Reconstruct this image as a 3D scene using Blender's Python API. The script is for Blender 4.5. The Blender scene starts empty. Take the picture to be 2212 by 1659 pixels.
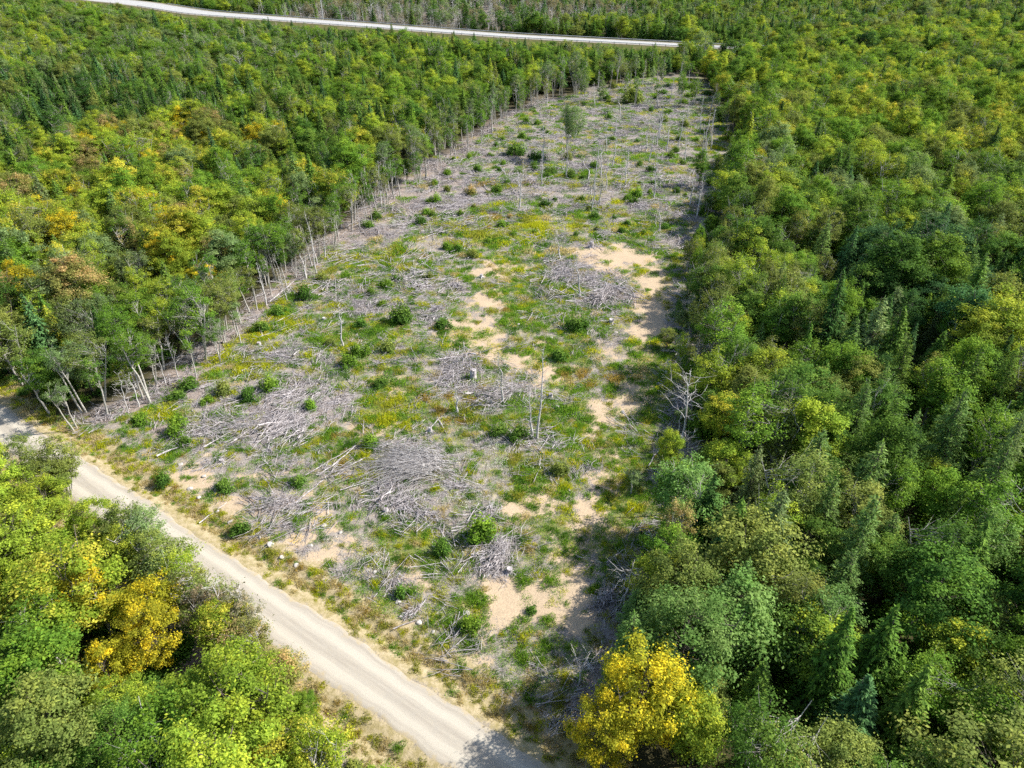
import bpy, math, random
import numpy as np
from mathutils import Vector
rng = np.random.default_rng(7); random.seed(7)
SC = bpy.context.scene; COL = SC.collection
# ------------------------------------------------------------------ camera model
CH = 55.0; PITCH = math.radians(33.4); F = 710.0; S = 1024 / 2212
cp, sp = math.cos(PITCH), math.sin(PITCH)
def G(u, v, z=0.0):
    a = (u * S - 512) / F; b = (384 - v * S) / F
    fw = cp + b * sp; up = -sp + b * cp
    t = (CH - z) / -up
    return np.array([a * t, fw * t, z])
def P(x, y, z=0.0):
    w = z - CH; d = np.maximum(y * cp - w * sp, 1.0); h = w * cp + y * sp
    return (512 + F * x / d) / S, (384 - F * h / d) / S
def mpp(u, v):                      # metres per 2212-px at a ground point
    p = G(u, v); return math.hypot(p[1], CH) / F * S
cam = bpy.data.cameras.new('camera'); co = bpy.data.objects.new('camera', cam); COL.objects.link(co)
co.location = (0, 0, CH); co.rotation_euler = (math.pi / 2 - PITCH, 0, 0)
cam.sensor_width = 36; cam.lens = 36 * F / 1024; cam.clip_end = 9000; SC.camera = co
# ------------------------------------------------------------------ light
EL = math.radians(42); AZ = math.atan2(1.0, 0.16)
world = bpy.data.worlds.new('World'); SC.world = world; world.use_nodes = True
wn = world.node_tree; bg = wn.nodes['Background']; sky = wn.nodes.new('ShaderNodeTexSky')
sky.sky_type = 'NISHITA'; sky.sun_disc = False; sky.sun_elevation = EL; sky.sun_rotation = AZ
wn.links.new(sky.outputs[0], bg.inputs[0]); bg.inputs[1].default_value = 0.12
sl = bpy.data.lights.new('sun', 'SUN'); so = bpy.data.objects.new('sun', sl); COL.objects.link(so)
sl.energy = 5.0; sl.angle = math.radians(0.55); sl.color = (1.0, 0.965, 0.90)
sd = Vector((math.sin(AZ) * math.cos(EL), math.cos(AZ) * math.cos(EL), math.sin(EL)))
so.rotation_euler = sd.to_track_quat('Z', 'Y').to_euler(); so.location = (60, 0, 90)
vs = SC.view_settings; vs.view_transform = 'Standard'; vs.look = 'None'; vs.gamma = 1; vs.exposure = 0.88
SC.cycles.use_denoising = False; SC.cycles.max_bounces = 6; SC.cycles.diffuse_bounces = 3
SC.cycles.transmission_bounces = 3; SC.cycles.transparent_max_bounces = 4
SC.cycles.use_adaptive_sampling = True; SC.cycles.adaptive_threshold = 0.02
# ------------------------------------------------------------------ materials
def new_mat(name):
    m = bpy.data.materials.new(name); m.use_nodes = True; nt = m.node_tree; nt.nodes.clear(); return m, nt
def N(nt, t, **k):
    n = nt.nodes.new(t)
    for a, b in k.items(): setattr(n, a, b)
    return n
def mixc(nt, fac, a, b, mode='MIX'):
    n = N(nt, 'ShaderNodeMix', data_type='RGBA', blend_type=mode)
    for s, v in ((0, fac), (6, a), (7, b)):
        if isinstance(v, (tuple, float, int)): n.inputs[s].default_value = (*v, 1) if isinstance(v, tuple) and len(v) == 3 else v
        else: nt.links.new(v, n.inputs[s])
    return n.outputs[2]
def mth(nt, op, a, b=0.0, clamp=False):
    n = N(nt, 'ShaderNodeMath', operation=op, use_clamp=clamp)
    for s, v in ((0, a), (1, b)):
        if isinstance(v, (float, int)): n.inputs[s].default_value = v
        else: nt.links.new(v, n.inputs[s])
    return n.outputs[0]
def noise(nt, scale, detail=4, rough=0.6, vec=None):
    n = N(nt, 'ShaderNodeTexNoise'); n.inputs['Scale'].default_value = scale; n.inputs['Detail'].default_value = detail; n.inputs['Roughness'].default_value = rough
    if vec is None:
        g = N(nt, 'ShaderNodeNewGeometry'); vec = g.outputs['Position']
    nt.links.new(vec, n.inputs['Vector']); return n.outputs['Fac']
def ramp(nt, x, lo, hi):
    n = N(nt, 'ShaderNodeMapRange'); n.interpolation_type = 'SMOOTHSTEP'
    n.inputs[1].default_value = lo; n.inputs[2].default_value = hi; nt.links.new(x, n.inputs[0]); return n.outputs[0]
def attr(nt, name, typ='GEOMETRY'):
    return N(nt, 'ShaderNodeAttribute', attribute_name=name, attribute_type=typ)
def finish(nt, col, rough=0.7, spec=0.2, transl=0.0, bump=None):
    p = N(nt, 'ShaderNodeBsdfPrincipled'); o = N(nt, 'ShaderNodeOutputMaterial')
    nt.links.new(col, p.inputs['Base Color']); p.inputs['Roughness'].default_value = rough; p.inputs['Specular IOR Level'].default_value = spec
    if bump is not None:
        b = N(nt, 'ShaderNodeBump'); b.inputs['Strength'].default_value = bump[1]; b.inputs['Distance'].default_value = bump[2]
        nt.links.new(bump[0], b.inputs['Height']); nt.links.new(b.outputs[0], p.inputs['Normal'])
    if transl > 0:
        t = N(nt, 'ShaderNodeBsdfTranslucent'); mx = N(nt, 'ShaderNodeMixShader'); mx.inputs[0].default_value = transl
        tc = mixc(nt, 1.0, col, (1.25, 1.2, 0.7), 'MULTIPLY'); nt.links.new(tc, t.inputs[0])
        nt.links.new(p.outputs[0], mx.inputs[1]); nt.links.new(t.outputs[0], mx.inputs[2]); nt.links.new(mx.outputs[0], o.inputs[0])
    else: nt.links.new(p.outputs[0], o.inputs[0])
def foliage(name, transl, rough, spec):
    m, nt = new_mat(name)
    t1 = attr(nt, 'tint', 'INSTANCER').outputs['Color']; t2 = attr(nt, 'autumn', 'INSTANCER').outputs['Color']
    tip = attr(nt, 'tip').outputs['Fac']; lv = attr(nt, 'lv').outputs['Fac']
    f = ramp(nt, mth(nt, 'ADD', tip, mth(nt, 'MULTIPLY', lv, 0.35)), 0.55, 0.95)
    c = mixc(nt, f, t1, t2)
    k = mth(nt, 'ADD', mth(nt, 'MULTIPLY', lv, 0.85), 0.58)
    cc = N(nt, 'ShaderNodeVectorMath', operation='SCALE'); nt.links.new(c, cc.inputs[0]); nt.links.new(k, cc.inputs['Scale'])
    finish(nt, cc.outputs[0], rough, spec, transl); return m
def simple(name, c1, c2, scale, rough=0.8, spec=0.15, bump=None, stretch=None):
    m, nt = new_mat(name)
    vec = None
    if stretch:
        g = N(nt, 'ShaderNodeTexCoord'); mp = N(nt, 'ShaderNodeMapping'); mp.inputs['Scale'].default_value = stretch
        nt.links.new(g.outputs['Object'], mp.inputs[0]); vec = mp.outputs[0]
    n = noise(nt, scale, 5, 0.65, vec); c = mixc(nt, ramp(nt, n, 0.35, 0.65), c1, c2)
    finish(nt, c, rough, spec, 0, (n, bump, 0.05) if bump else None); return m
M_LEAF = foliage('broad_leaves', 0.45, 0.65, 0.05)
M_NEED = foliage('needles', 0.30, 0.7, 0.05)
M_HERB = foliage('herbs', 0.42, 0.7, 0.05)
M_PALE = simple('pale_bark', (0.50, 0.47, 0.42), (0.26, 0.24, 0.21), 3, stretch=(1, 1, 2.5))
M_BARK = simple('brown_bark', (0.17, 0.14, 0.115), (0.09, 0.075, 0.06), 6, stretch=(3, 3, 0.6))
M_DEAD = simple('weathered_wood', (0.53, 0.49, 0.485), (0.22, 0.19, 0.185), 2.2)
M_SILVER = simple('silvered_wood', (0.62, 0.59, 0.57), (0.34, 0.31, 0.295), 2.2)
M_ROCK = simple('rock', (0.50, 0.46, 0.41), (0.30, 0.27, 0.24), 3, bump=0.6)
M_STEEL = simple('galvanised_steel', (0.45, 0.45, 0.44), (0.35, 0.35, 0.34), 2, 0.45, 0.5)
M_POST = simple('treated_timber', (0.20, 0.16, 0.12), (0.12, 0.10, 0.08), 3)
# ------------------------------------------------------------------ mesh builder (quads only)
class MB:
    def __init__(s): s.v = []; s.q = []; s.m = []; s.lv = []; s.tip = []; s.n = 0
    def add(s, v, q, mat=0, lv=None, tip=None):
        k = len(q); s.v.append(np.asarray(v, float)); s.q.append(np.asarray(q, int) + s.n); s.n += len(v)
        s.m.append(np.full(k, mat)); s.lv.append(np.full(k, 0.5) if lv is None else lv); s.tip.append(np.zeros(k) if tip is None else tip)
    def tube(s, pts, rad, sides=5, mat=0):
        pts = np.asarray(pts, float); k = len(pts); rad = np.asarray(rad, float)
        d = np.gradient(pts, axis=0); d /= np.linalg.norm(d, axis=1)[:, None] + 1e-9
        ref = np.where(np.abs(d[:, 2:3]) > 0.9, np.array([[1., 0, 0]]), np.array([[0, 0, 1.]]))
        a = np.cross(d, ref); a /= np.linalg.norm(a, axis=1)[:, None] + 1e-9; b = np.cross(d, a)
        th = np.arange(sides) / sides * 2 * math.pi
        v = pts[:, None] + rad[:, None, None] * (a[:, None] * np.cos(th)[None, :, None] + b[:, None] * np.sin(th)[None, :, None])
        i = np.arange(k - 1)[:, None] * sides; j = np.arange(sides)[None]; j2 = (j + 1) % sides
        q = np.stack([i + j, i + j2, i + sides + j2, i + sides + j], -1).reshape(-1, 4)
        s.add(v.reshape(-1, 3), q, mat)
    def leaves(s, c, nrm, L, W, mat=0, lv=None, tip=None, along=None):
        k = len(c); nrm = nrm / (np.linalg.norm(nrm, axis=1)[:, None] + 1e-9)
        if along is None: along = rng.normal(size=(k, 3))
        t = along - nrm * (along * nrm).sum(1)[:, None]; t /= np.linalg.norm(t, axis=1)[:, None] + 1e-9
        b = np.cross(nrm, t); L = np.broadcast_to(L, k)[:, None]; W = np.broadcast_to(W, k)[:, None]
        v = np.stack([c - t * L, c + b * W + nrm * W * .25, c + t * L, c - b * W + nrm * W * .25], 1).reshape(-1, 3)
        q = np.arange(k * 4).reshape(-1, 4)
        s.add(v, q, mat, rng.random(k) if lv is None else lv, tip)
    def mesh(s, name, mats, only=None):
        v = np.concatenate(s.v); q = np.concatenate(s.q); m = np.concatenate(s.m); lv = np.concatenate(s.lv); tip = np.concatenate(s.tip)
        if only is not None:
            k = np.isin(m, only); q = q[k]; lv = lv[k]; tip = tip[k]; m = m[k] * 0
            if len(q) == 0: return None
            used, inv = np.unique(q, return_inverse=True); v = v[used]; q = inv.reshape(-1, 4)
        me = bpy.data.meshes.new(name); me.vertices.add(len(v)); me.vertices.foreach_set('co', v.astype(np.float32).ravel())
        me.loops.add(q.size); me.loops.foreach_set('vertex_index', q.astype(np.int32).ravel())
        me.polygons.add(len(q)); me.polygons.foreach_set('loop_start', np.arange(0, q.size, 4, dtype=np.int32))
        me.polygons.foreach_set('loop_total', np.full(len(q), 4, dtype=np.int32))
        me.polygons.foreach_set('material_index', m.astype(np.int32))
        for nm, a in (('lv', lv), ('tip', tip)):
            at = me.attributes.new(nm, 'FLOAT', 'FACE'); at.data.foreach_set('value', a.astype(np.float32))
        for x in mats: me.materials.append(x)
        me.update(calc_edges=True); return me
# ------------------------------------------------------------------ vegetation prototypes (mat 0 wood, mat 1 leaf)
def bend(a, b, k=5, w=0.08):
    t = np.linspace(0, 1, k)[:, None]; L = np.linalg.norm(np.asarray(b) - a)
    off = rng.normal(size=(k, 3)) * w * L * (t * (1 - t) * 2); return np.asarray(a) * (1 - t) + np.asarray(b) * t + off
def broadleaf(H, R, tf, nc, per, leaf, cr, stems=1, dens_top=1.0, autumn=0.5, wood=0.085, open_=0.0):
    b = MB()
    cz = H * (1 + tf) / 2; rz = H * (1 - tf) / 2
    cl = []
    lobes = [(rng.uniform(0, 6.28), rng.uniform(0.72, 1.1), rng.uniform(-.15, .25)) for _ in range(5)]
    tries = 0
    while len(cl) < nc and tries < nc * 40:
        tries += 1
        d = rng.normal(size=3); d /= np.linalg.norm(d); r = rng.uniform(0.25, 1.0) ** 0.5
        th = math.atan2(d[1], d[0]); k = sum(w * max(0, math.cos(th - a)) ** 3 for a, w, _ in lobes) / 1.25 + .45
        k = min(k, 1.12)
        sh = 1 - .35 * max(0, d[2] * r) ; p = np.array([d[0] * R * r * k * sh, d[1] * R * r * k * sh, cz + d[2] * rz * r * rng.uniform(.85, 1.12)])
        if d[2] < -0.2: p[:2] *= 0.8
        if any(np.linalg.norm((p - c) / (1, 1, .75)) < cr * 0.8 for c in cl): continue
        cl.append(p)
    cl = np.array(cl)
    for s_ in range(stems):
        lean = rng.normal(size=2) * (0.05 * H if stems == 1 else 0.12 * H)
        base = np.array([0, 0, -0.3]) + np.array([*rng.normal(size=2) * .15, 0]) * (stems > 1)
        top = np.array([lean[0], lean[1], H * .9]); tr = bend(base, top, 8, .013)
        r0 = wood * H / 5 / (1 + .35 * (stems - 1)); b.tube(tr, np.linspace(r0, r0 * .12, 8), 7, 0)
        for c in cl[s_::stems][: 26]:
            zt = min(max(c[2] - rng.uniform(.15, .4) * H * .5, tf * H * .75), H * .8); i = (zt + .3) / (H * .9 + .3)
            st = tr[0] * (1 - i) + tr[-1] * i; j = min(int(i * 7), 6); f = i * 7 - j; st = tr[j] * (1 - f) + tr[j + 1] * f
            pth = bend(st, c, 5, .07); pth[1:4, 2] -= 0.05 * R
            b.tube(pth, np.linspace(r0 * .38 * (1 - i * .6), r0 * .05, 5), 4, 0)
            for _ in range(2):
                e = c + rng.normal(size=3) * cr * .8; b.tube(bend(pth[2], e, 4, .06), np.linspace(r0 * .13, r0 * .03, 4), 3, 0)
    C = []; NR = []; TP = []
    for c in cl:
        n = int(per * rng.uniform(.7, 1.3)); d = rng.normal(size=(n, 3)); d /= np.linalg.norm(d, axis=1)[:, None]
        d[:, 2] = np.where(d[:, 2] < 0, d[:, 2] * .6, d[:, 2])
        s_ = cr * rng.uniform(.6, 1.45); zs = rng.uniform(.6, 1.25); r = rng.random(n) ** .45
        p = c + d * r[:, None] * s_ * np.array([1.05, 1.05, zs])
        # twigs push some sprays beyond the clump
        k = rng.random(n) < .22; p[k] += (d[k] + [0, 0, .35]) * s_ * rng.uniform(.2, .9, (int(k.sum()), 1))
        out = (p - np.array([0, 0, cz - rz * .3])) / np.array([R, R, rz]); out /= np.linalg.norm(out, axis=1)[:, None] + 1e-6
        NR.append(d * .5 + out * .6 + np.array([0, 0, .75]) + rng.normal(size=(n, 3)) * .55); C.append(p)
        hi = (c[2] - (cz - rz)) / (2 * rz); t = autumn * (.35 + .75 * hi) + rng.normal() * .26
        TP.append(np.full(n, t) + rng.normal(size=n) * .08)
    C = np.concatenate(C); n = len(C); sz = leaf * rng.uniform(.45, 1.6, n)
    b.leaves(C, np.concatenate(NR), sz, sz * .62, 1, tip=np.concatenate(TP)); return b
def conifer(H, R, lev, nb, tuft, droop, tf=.06, feather=0, gap=0.0, taper=1.0):
    b = MB(); tr = bend([0, 0, -.3], [rng.normal() * .15, rng.normal() * .15, H], 7, .01)
    b.tube(tr, np.linspace(.013 * H + .04, .012, 7), 6, 0)
    C = []; NR = []; AL = []; TP = []; LL = []
    for i in range(lev):
        f = (i + .5) / lev; z = H * (tf + (1 - tf) * f); r = R * ((1 - f) ** taper) * rng.uniform(.82, 1.12) + .12
        if f < .15: r *= .8 + f
        ph = rng.uniform(0, 6.28)
        for k in range(nb if f < .8 else max(4, nb - 2)):
            if rng.random() < gap: continue
            a = ph + k * 6.283 / nb + rng.normal() * .18; L = r * rng.uniform(.75, 1.2)
            dirh = np.array([math.cos(a), math.sin(a), 0]); side = np.array([-math.sin(a), math.cos(a), 0])
            rise = .35 * (f - .3) ; base = np.array([0, 0, z])
            end = base + dirh * L + np.array([0, 0, L * (rise - droop)])
            b.tube(np.array([base, (base + end) / 2 + [0, 0, .08 * L], end]), [.022 + .01 * L, .014, .005], 3, 0)
            n = max(3, int(L / tuft * (3.2 if not feather else 4.2)))
            t = rng.random(n) ** .75; sd_ = rng.uniform(-1, 1, n) * (1 - t * .75) * L * .33
            p = base + dirh * (t * L)[:, None] + side * sd_[:, None]
            p[:, 2] += (t * L * (rise - droop)) + .1 * L * np.sin(t * 3.1) - np.abs(sd_) * (.25 + .3 * feather) + rng.normal(size=n) * .05
            al = dirh + side * (np.sign(sd_) * .9)[:, None] * (np.abs(sd_) > .06)[:, None] + rng.normal(size=(n, 3)) * (.22 + .3 * feather) + np.array([0, 0, -.1])
            C.append(p); AL.append(al); NR.append(np.array([0, 0, 1.]) + dirh * .45 + rng.normal(size=(n, 3)) * (.35 + feather * .4))
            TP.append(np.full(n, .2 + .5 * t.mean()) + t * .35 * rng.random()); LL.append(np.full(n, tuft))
    C.append(np.array([[0, 0, H - .1], [0, 0, H + .15]])); NR.append(np.array([[1., 0, 0], [0, 1, 0]])); AL.append(np.array([[0, 0, 1.]] * 2)); TP.append(np.zeros(2)); LL.append(np.full(2, tuft * 1.2))
    C = np.concatenate(C); LL = np.concatenate(LL) * rng.uniform(.7, 1.3, len(C))
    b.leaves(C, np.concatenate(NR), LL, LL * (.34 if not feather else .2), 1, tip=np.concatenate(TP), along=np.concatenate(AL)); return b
def bare(H, n, spread, r0=.1, leafy=0):
    b = MB(); top = np.array([rng.normal() * .06 * H, rng.normal() * .06 * H, H]); tr = bend([0, 0, -.3], top, 9, .025)
    b.tube(tr, np.linspace(r0, r0 * .12, 9), 6, 0); C = []
    for i in range(n):
        f = rng.uniform(.3, .97); j = min(int(f * 8), 7); g = f * 8 - j; st = tr[j] * (1 - g) + tr[j + 1] * g
        a = rng.uniform(0, 6.28); L = spread * (1.15 - f) * rng.uniform(.5, 1.3) + .2; up = rng.uniform(.1, 1.0)
        e = st + np.array([math.cos(a) * L, math.sin(a) * L, L * up]); p = bend(st, e, 5, .1); b.tube(p, np.linspace(r0 * .3 * (1.1 - f * .6), .008, 5), 4, 0)
        for _ in range(3):
            q = p[rng.integers(2, 5)]; e2 = q + (e - st) * rng.uniform(.25, .5) + rng.normal(size=3) * L * .25; b.tube(bend(q, e2, 3, .1), [.014, .01, .005], 3, 0); C.append(e2)
    if leafy:
        C = np.repeat(np.array(C), leafy, 0); C = C + rng.normal(size=C.shape) * .28; k = len(C)
        b.leaves(C, rng.normal(size=(k, 3)) + [0, 0, .8], .11, .07, 1, tip=rng.random(k) * .8)
    return b
def shrub(R, n, leaf):
    b = MB()
    for _ in range(7):
        a = rng.uniform(0, 6.28); b.tube(bend([0, 0, -.1], [math.cos(a) * R * .6, math.sin(a) * R * .6, R * .9], 4, .1), [.03, .025, .015, .008], 4, 0)
    L = [(rng.uniform(0, 6.28), rng.uniform(.1, .85) * R, rng.uniform(.25, .6) * R) for _ in range(15)]; C = []; NR = []
    for a, d, r in L:
        k = int(n / 15 * (r / R / .42) ** 2); u = rng.normal(size=(k, 3)); u /= np.linalg.norm(u, axis=1)[:, None]; u[:, 2] = np.abs(u[:, 2]) * 1.1 - .12
        p = np.array([math.cos(a) * d, math.sin(a) * d, R * rng.uniform(.15, .75) * (1.1 - d / R * .6)]) + u * (r * rng.uniform(.35, 1.4, k))[:, None] * np.array([.95, .95, 1.6]); p[:, 2] = np.maximum(p[:, 2], .03); C.append(p)
        NR.append(u + [0, 0, .5] + rng.normal(size=(k, 3)) * .5)
    C = np.concatenate(C); sz = leaf * rng.uniform(.6, 1.4, len(C)); b.leaves(C, np.concatenate(NR), sz, sz * .6, 1, tip=np.clip(C[:, 2] / R * .6, 0, 1)); return b
PR = {
 'maple': [broadleaf(H, R, tf, int(nc * 1.5), 190, .074, .5, st, autumn=.5, wood=w) for H, R, tf, nc, st, w in ((9, 2.7, .22, 58, 1, .08), (10, 3.1, .2, 70, 2, .09), (8, 2.6, .15, 52, 2, .08), (10.5, 2.6, .25, 60, 1, .08), (8.5, 3.2, .18, 64, 3, .09), (9.5, 2.4, .2, 50, 1, .08))],
 'birch': [broadleaf(H, R, tf, int(nc * 1.5), 120, .068, .48, st, autumn=.42, wood=.07) for H, R, tf, nc, st in ((9.5, 2.1, .25, 44, 2), (10, 2.5, .3, 46, 3), (8.5, 1.9, .2, 38, 1), (10, 2.2, .25, 40, 2))],
 'spruce': [conifer(H, R, lev, 9, .2, dr, gap=.1) for H, R, lev, dr in ((10, 2.1, 32, .02), (9, 1.8, 30, .08), (11, 2.4, 36, .04), (8, 1.9, 26, 0))],
 'larch': [conifer(H, R, lev, 8, .2, dr, feather=1, gap=.12, taper=.8) for H, R, lev, dr in ((9.5, 2.0, 26, .05), (10.5, 2.2, 30, .1))],
 'aspen': [broadleaf(H, R, tf, int(nc * 1.3), 110, .072, .48, st, autumn=.3, wood=.075) for H, R, tf, nc, st in ((11, 2.0, .5, 28, 1), (11, 2.6, .42, 40, 2), (10, 1.5, .55, 18, 1), (12, 2.0, .55, 24, 2), (10, 1.3, .5, 15, 1), (11, 3.1, .4, 84, 4))],
 'dead': [bare(H, n, s, r, l) for H, n, s, r, l in ((8, 16, 1.6, .09, 0), (9, 22, 2.2, .12, 0), (7, 12, 1.0, .07, 0), (8, 20, 1.8, .08, 4))],
 'snag': [bare(12, n, s, r, l) for n, s, r, l in ((24, .9, .2, 0), (34, 1.2, .18, 2), (24, .8, .18, 0), (38, 1.1, .19, 3))],
 'shrub': [shrub(1.0, n, .09) for n in (1500, 1300, 1500)],
}
WOODM = {'maple': M_BARK, 'birch': M_PALE, 'spruce': M_BARK, 'larch': M_BARK, 'aspen': M_PALE, 'dead': M_SILVER, 'snag': M_SILVER, 'shrub': M_BARK}
LEAFM = {'spruce': M_NEED, 'larch': M_NEED}
HGT = {'maple': 9.5, 'birch': 9.6, 'spruce': 9.6, 'larch': 10, 'aspen': 11, 'dead': 8, 'snag': 12, 'shrub': 1.4}
RAD = {'maple': 2.8, 'birch': 2.2, 'spruce': 2.0, 'larch': 2.1, 'aspen': 1.9, 'dead': 1.4, 'snag': .6, 'shrub': 1.0}
WOOD = {}; LEAF = {}; BOTH = {}
for k, bs in PR.items():
    lm = LEAFM.get(k, M_LEAF)
    WOOD[k] = [b.mesh(k + '_trunk', [WOODM[k]], [0]) for b in bs]; LEAF[k] = [b.mesh(k + '_crown', [lm], [1]) for b in bs]
    BOTH[k] = [b.mesh(k + '_tree', [WOODM[k], lm]) for b in bs]
# ------------------------------------------------------------------ layout in ground space
def poly_in(poly, x, y):
    x = np.asarray(x); y = np.asarray(y); r = np.zeros(x.shape, bool); n = len(poly)
    for i in range(n):
        x1, y1 = poly[i]; x2, y2 = poly[(i + 1) % n]
        c = ((y1 > y) != (y2 > y)) & (x < (x2 - x1) * (y - y1) / ((y2 - y1) or 1e-9) + x1); r ^= c
    return r
def seg_dist(pts, x, y):
    d = np.full(np.shape(x), 1e9)
    for (x1, y1), (x2, y2) in zip(pts[:-1], pts[1:]):
        vx, vy = x2 - x1, y2 - y1; t = np.clip(((x - x1) * vx + (y - y1) * vy) / (vx * vx + vy * vy), 0, 1)
        d = np.minimum(d, np.hypot(x - x1 - t * vx, y - y1 - t * vy))
    return d
ra, rb = G(0, 872), G(1040, 1560)
rdir = (rb - ra)[:2]; rdir /= np.linalg.norm(rdir); rn = np.array([-rdir[1], rdir[0]])   # rn points to the clearing side
if rn[1] < 0: rn = -rn
ra = ra + (rb - ra) * .6; ra[:2] -= rn * 2.3
def road_off(x, y): return (x - ra[0]) * rn[0] + (y - ra[1]) * rn[1]
def road_along(x, y): return (x - ra[0]) * rdir[0] + (y - ra[1]) * rdir[1]
RW = 2.5
CLEAR = [tuple(G(*p)[:2]) for p in [(205, 925), (270, 900), (330, 872), (380, 832), (443, 782), (560, 690), (640, 610), (700, 550), (790, 480), (850, 425), (930, 372), (1000, 325), (1060, 285), (1130, 245), (1180, 225), (1300, 190), (1420, 165), (1500, 160), (1530, 190), (1560, 250), (1590, 330), (1570, 420), (1525, 480), (1505, 600), (1495, 780), (1490, 950), (1450, 1100), (1390, 1230), (1300, 1400), (1200, 1560), (1130, 1660), (900, 1700), (400, 1330), (150, 1030)]]
HWC = [(-60, -30, 22), (150, -8, 22), (300, 7, 21), (430, 28, 20), (700, 48, 18), (1100, 78, 15), (1500, 99, 13), (1640, 105, 9), (1900, 112, 8), (2400, 122, 8)]
HZ = 5.0
HWP = [(G(u, v, HZ)[0], G(u, v, HZ)[1], w) for u, v, w in HWC]
def blob(u, v, L):
    r = np.zeros(np.shape(u))
    for cx, cy, rx, ry, s_ in L:
        d = ((u - cx) / rx) ** 2 + ((v - cy) / ry) ** 2; r = np.maximum(r, s_ * np.clip(1.35 - d, 0, 1))
    return r
SAND = [(1100, 770, 100, 36, 1), (1000, 720, 60, 40, .9), (1350, 560, 100, 30, 1), (1405, 680, 50, 80, .85), (1170, 1310, 130, 50, .9), (1140, 1100, 70, 40, .9), (1390, 765, 34, 30, .8), (1385, 820, 34, 40, .8), (1345, 880, 30, 44, .75), (1300, 1050, 36, 50, .75), (1270, 1120, 44, 44, .75), (1225, 1185, 44, 40, .8), (975, 700, 34, 20, .7), (1060, 690, 30, 30, .5), (1335, 560, 75, 24, 1), (1090, 585, 60, 24, .95), (1045, 645, 45, 24, .8), (1020, 735, 55, 36, .95), (1120, 765, 70, 28, 1), (1190, 812, 55, 18, .9), (1400, 655, 40, 35, 1), (1410, 710, 45, 38, .9), (1420, 610, 35, 30, .7), (1300, 900, 28, 60, .8), (1310, 985, 40, 50, .85), (1160, 1100, 60, 34, .9), (1230, 1245, 70, 55, 1), (1120, 1290, 95, 45, .95), (1060, 1350, 90, 50, .6), (1010, 1450, 70, 60, .55), (420, 1040, 60, 26, .75), (560, 1010, 70, 16, .5), (480, 1115, 80, 26, .7), (590, 1165, 90, 22, .75), (700, 1130, 45, 28, .8), (650, 1215, 100, 22, .8), (820, 925, 60, 16, .7), (868, 850, 12, 45, .7), (1370, 840, 40, 34, .75), (300, 985, 45, 14, .9), (1290, 1160, 50, 40, .6), (1250, 540, 60, 14, .6), (1330, 760, 60, 30, .4), (880, 1240, 70, 30, .55), (760, 1180, 60, 24, .6), (620, 1090, 60, 14, .7), (900, 1345, 60, 40, .5)]
GREEN = [(1235, 900, 55, 90, 1), (1170, 1040, 70, 70, 1), (1000, 1340, 70, 55, .9), (1150, 640, 110, 70, .75), (620, 700, 75, 34, 1), (500, 775, 60, 26, 1), (860, 880, 90, 70, .8), (1080, 500, 170, 28, .9), (1360, 1000, 70, 130, .8), (1180, 1180, 120, 100, .6), (1340, 1150, 80, 120, .7), (1000, 740, 60, 24, .5), (330, 890, 60, 24, .8), (1200, 760, 90, 40, .7), (900, 1190, 130, 60, .7), (760, 740, 110, 60, .7), (830, 600, 90, 40, .6), (740, 560, 80, 26, .7), (1370, 500, 90, 30, .8), (560, 800, 110, 30, .5), (1240, 380, 60, 18, .7), (1260, 290, 60, 14, .6), (1080, 450, 90, 20, .6), (1000, 300, 30, 10, .5), (1420, 850, 70, 120, .7), (850, 1330, 160, 70, .6), (1100, 900, 120, 50, .6), (700, 960, 100, 30, .6), (640, 620, 60, 20, .6), (1450, 1350, 150, 180, .6)]
YELL = [(620, 700, 75, 34, 1), (500, 775, 70, 26, 1), (850, 890, 50, 50, 1), (1080, 500, 170, 26, .9), (330, 890, 60, 24, .8), (740, 560, 80, 22, .7), (300, 1040, 80, 30, .6), (1240, 1080, 40, 60, .5), (780, 1010, 60, 40, .6), (1300, 1080, 70, 40, .5), (860, 1270, 140, 40, .6)]
RUST = [(960, 870, 70, 36, 1), (1290, 820, 70, 22, .9), (1080, 480, 120, 30, .5), (350, 985, 70, 24, .5), (740, 970, 60, 24, .5), (640, 1200, 90, 20, .5), (1090, 400, 90, 20, .4), (1120, 660, 50, 20, .5)]
SLASH = [(640, 770, 100, 34, .9), (560, 915, 170, 62, 1), (630, 875, 110, 50, 1), (870, 1010, 105, 62, 1), (860, 1080, 90, 46, .9), (600, 1080, 90, 26, .8), (720, 1140, 70, 30, .6), (1000, 810, 100, 44, .9), (1060, 850, 120, 26, 1), (1250, 610, 120, 70, .9), (1320, 640, 60, 50, 1), (900, 600, 100, 34, .8), (800, 650, 110, 40, .8), (940, 685, 50, 34, .8), (760, 560, 90, 30, .7), (850, 520, 90, 34, .9), (950, 470, 150, 44, .9), (1010, 400, 170, 54, 1), (1110, 330, 200, 54, 1), (1320, 290, 200, 70, 1), (1420, 230, 120, 60, 1), (1440, 410, 130, 70, 1), (1250, 420, 200, 60, .8), (1075, 1190, 55, 80, 1), (1060, 1110, 40, 40, .8), (1480, 880, 50, 90, .9), (1310, 1290, 40, 80, .8), (960, 1100, 90, 60, .5), (1160, 960, 90, 20, .7), (1100, 1290, 30, 20, .6), (830, 1250, 70, 30, .4), (1300, 200, 150, 30, .8), (560, 990, 160, 20, .6), (1440, 520, 60, 30, .6), (1200, 520, 160, 20, .5)]
WHITE = [(980, 1050, 110, 70, 1), (770, 1190, 90, 34, 1), (1060, 980, 90, 40, .8), (460, 1020, 60, 30, .8), (1000, 1010, 60, 20, .7), (830, 1240, 60, 30, .7), (600, 790, 30, 16, .6)]
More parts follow.
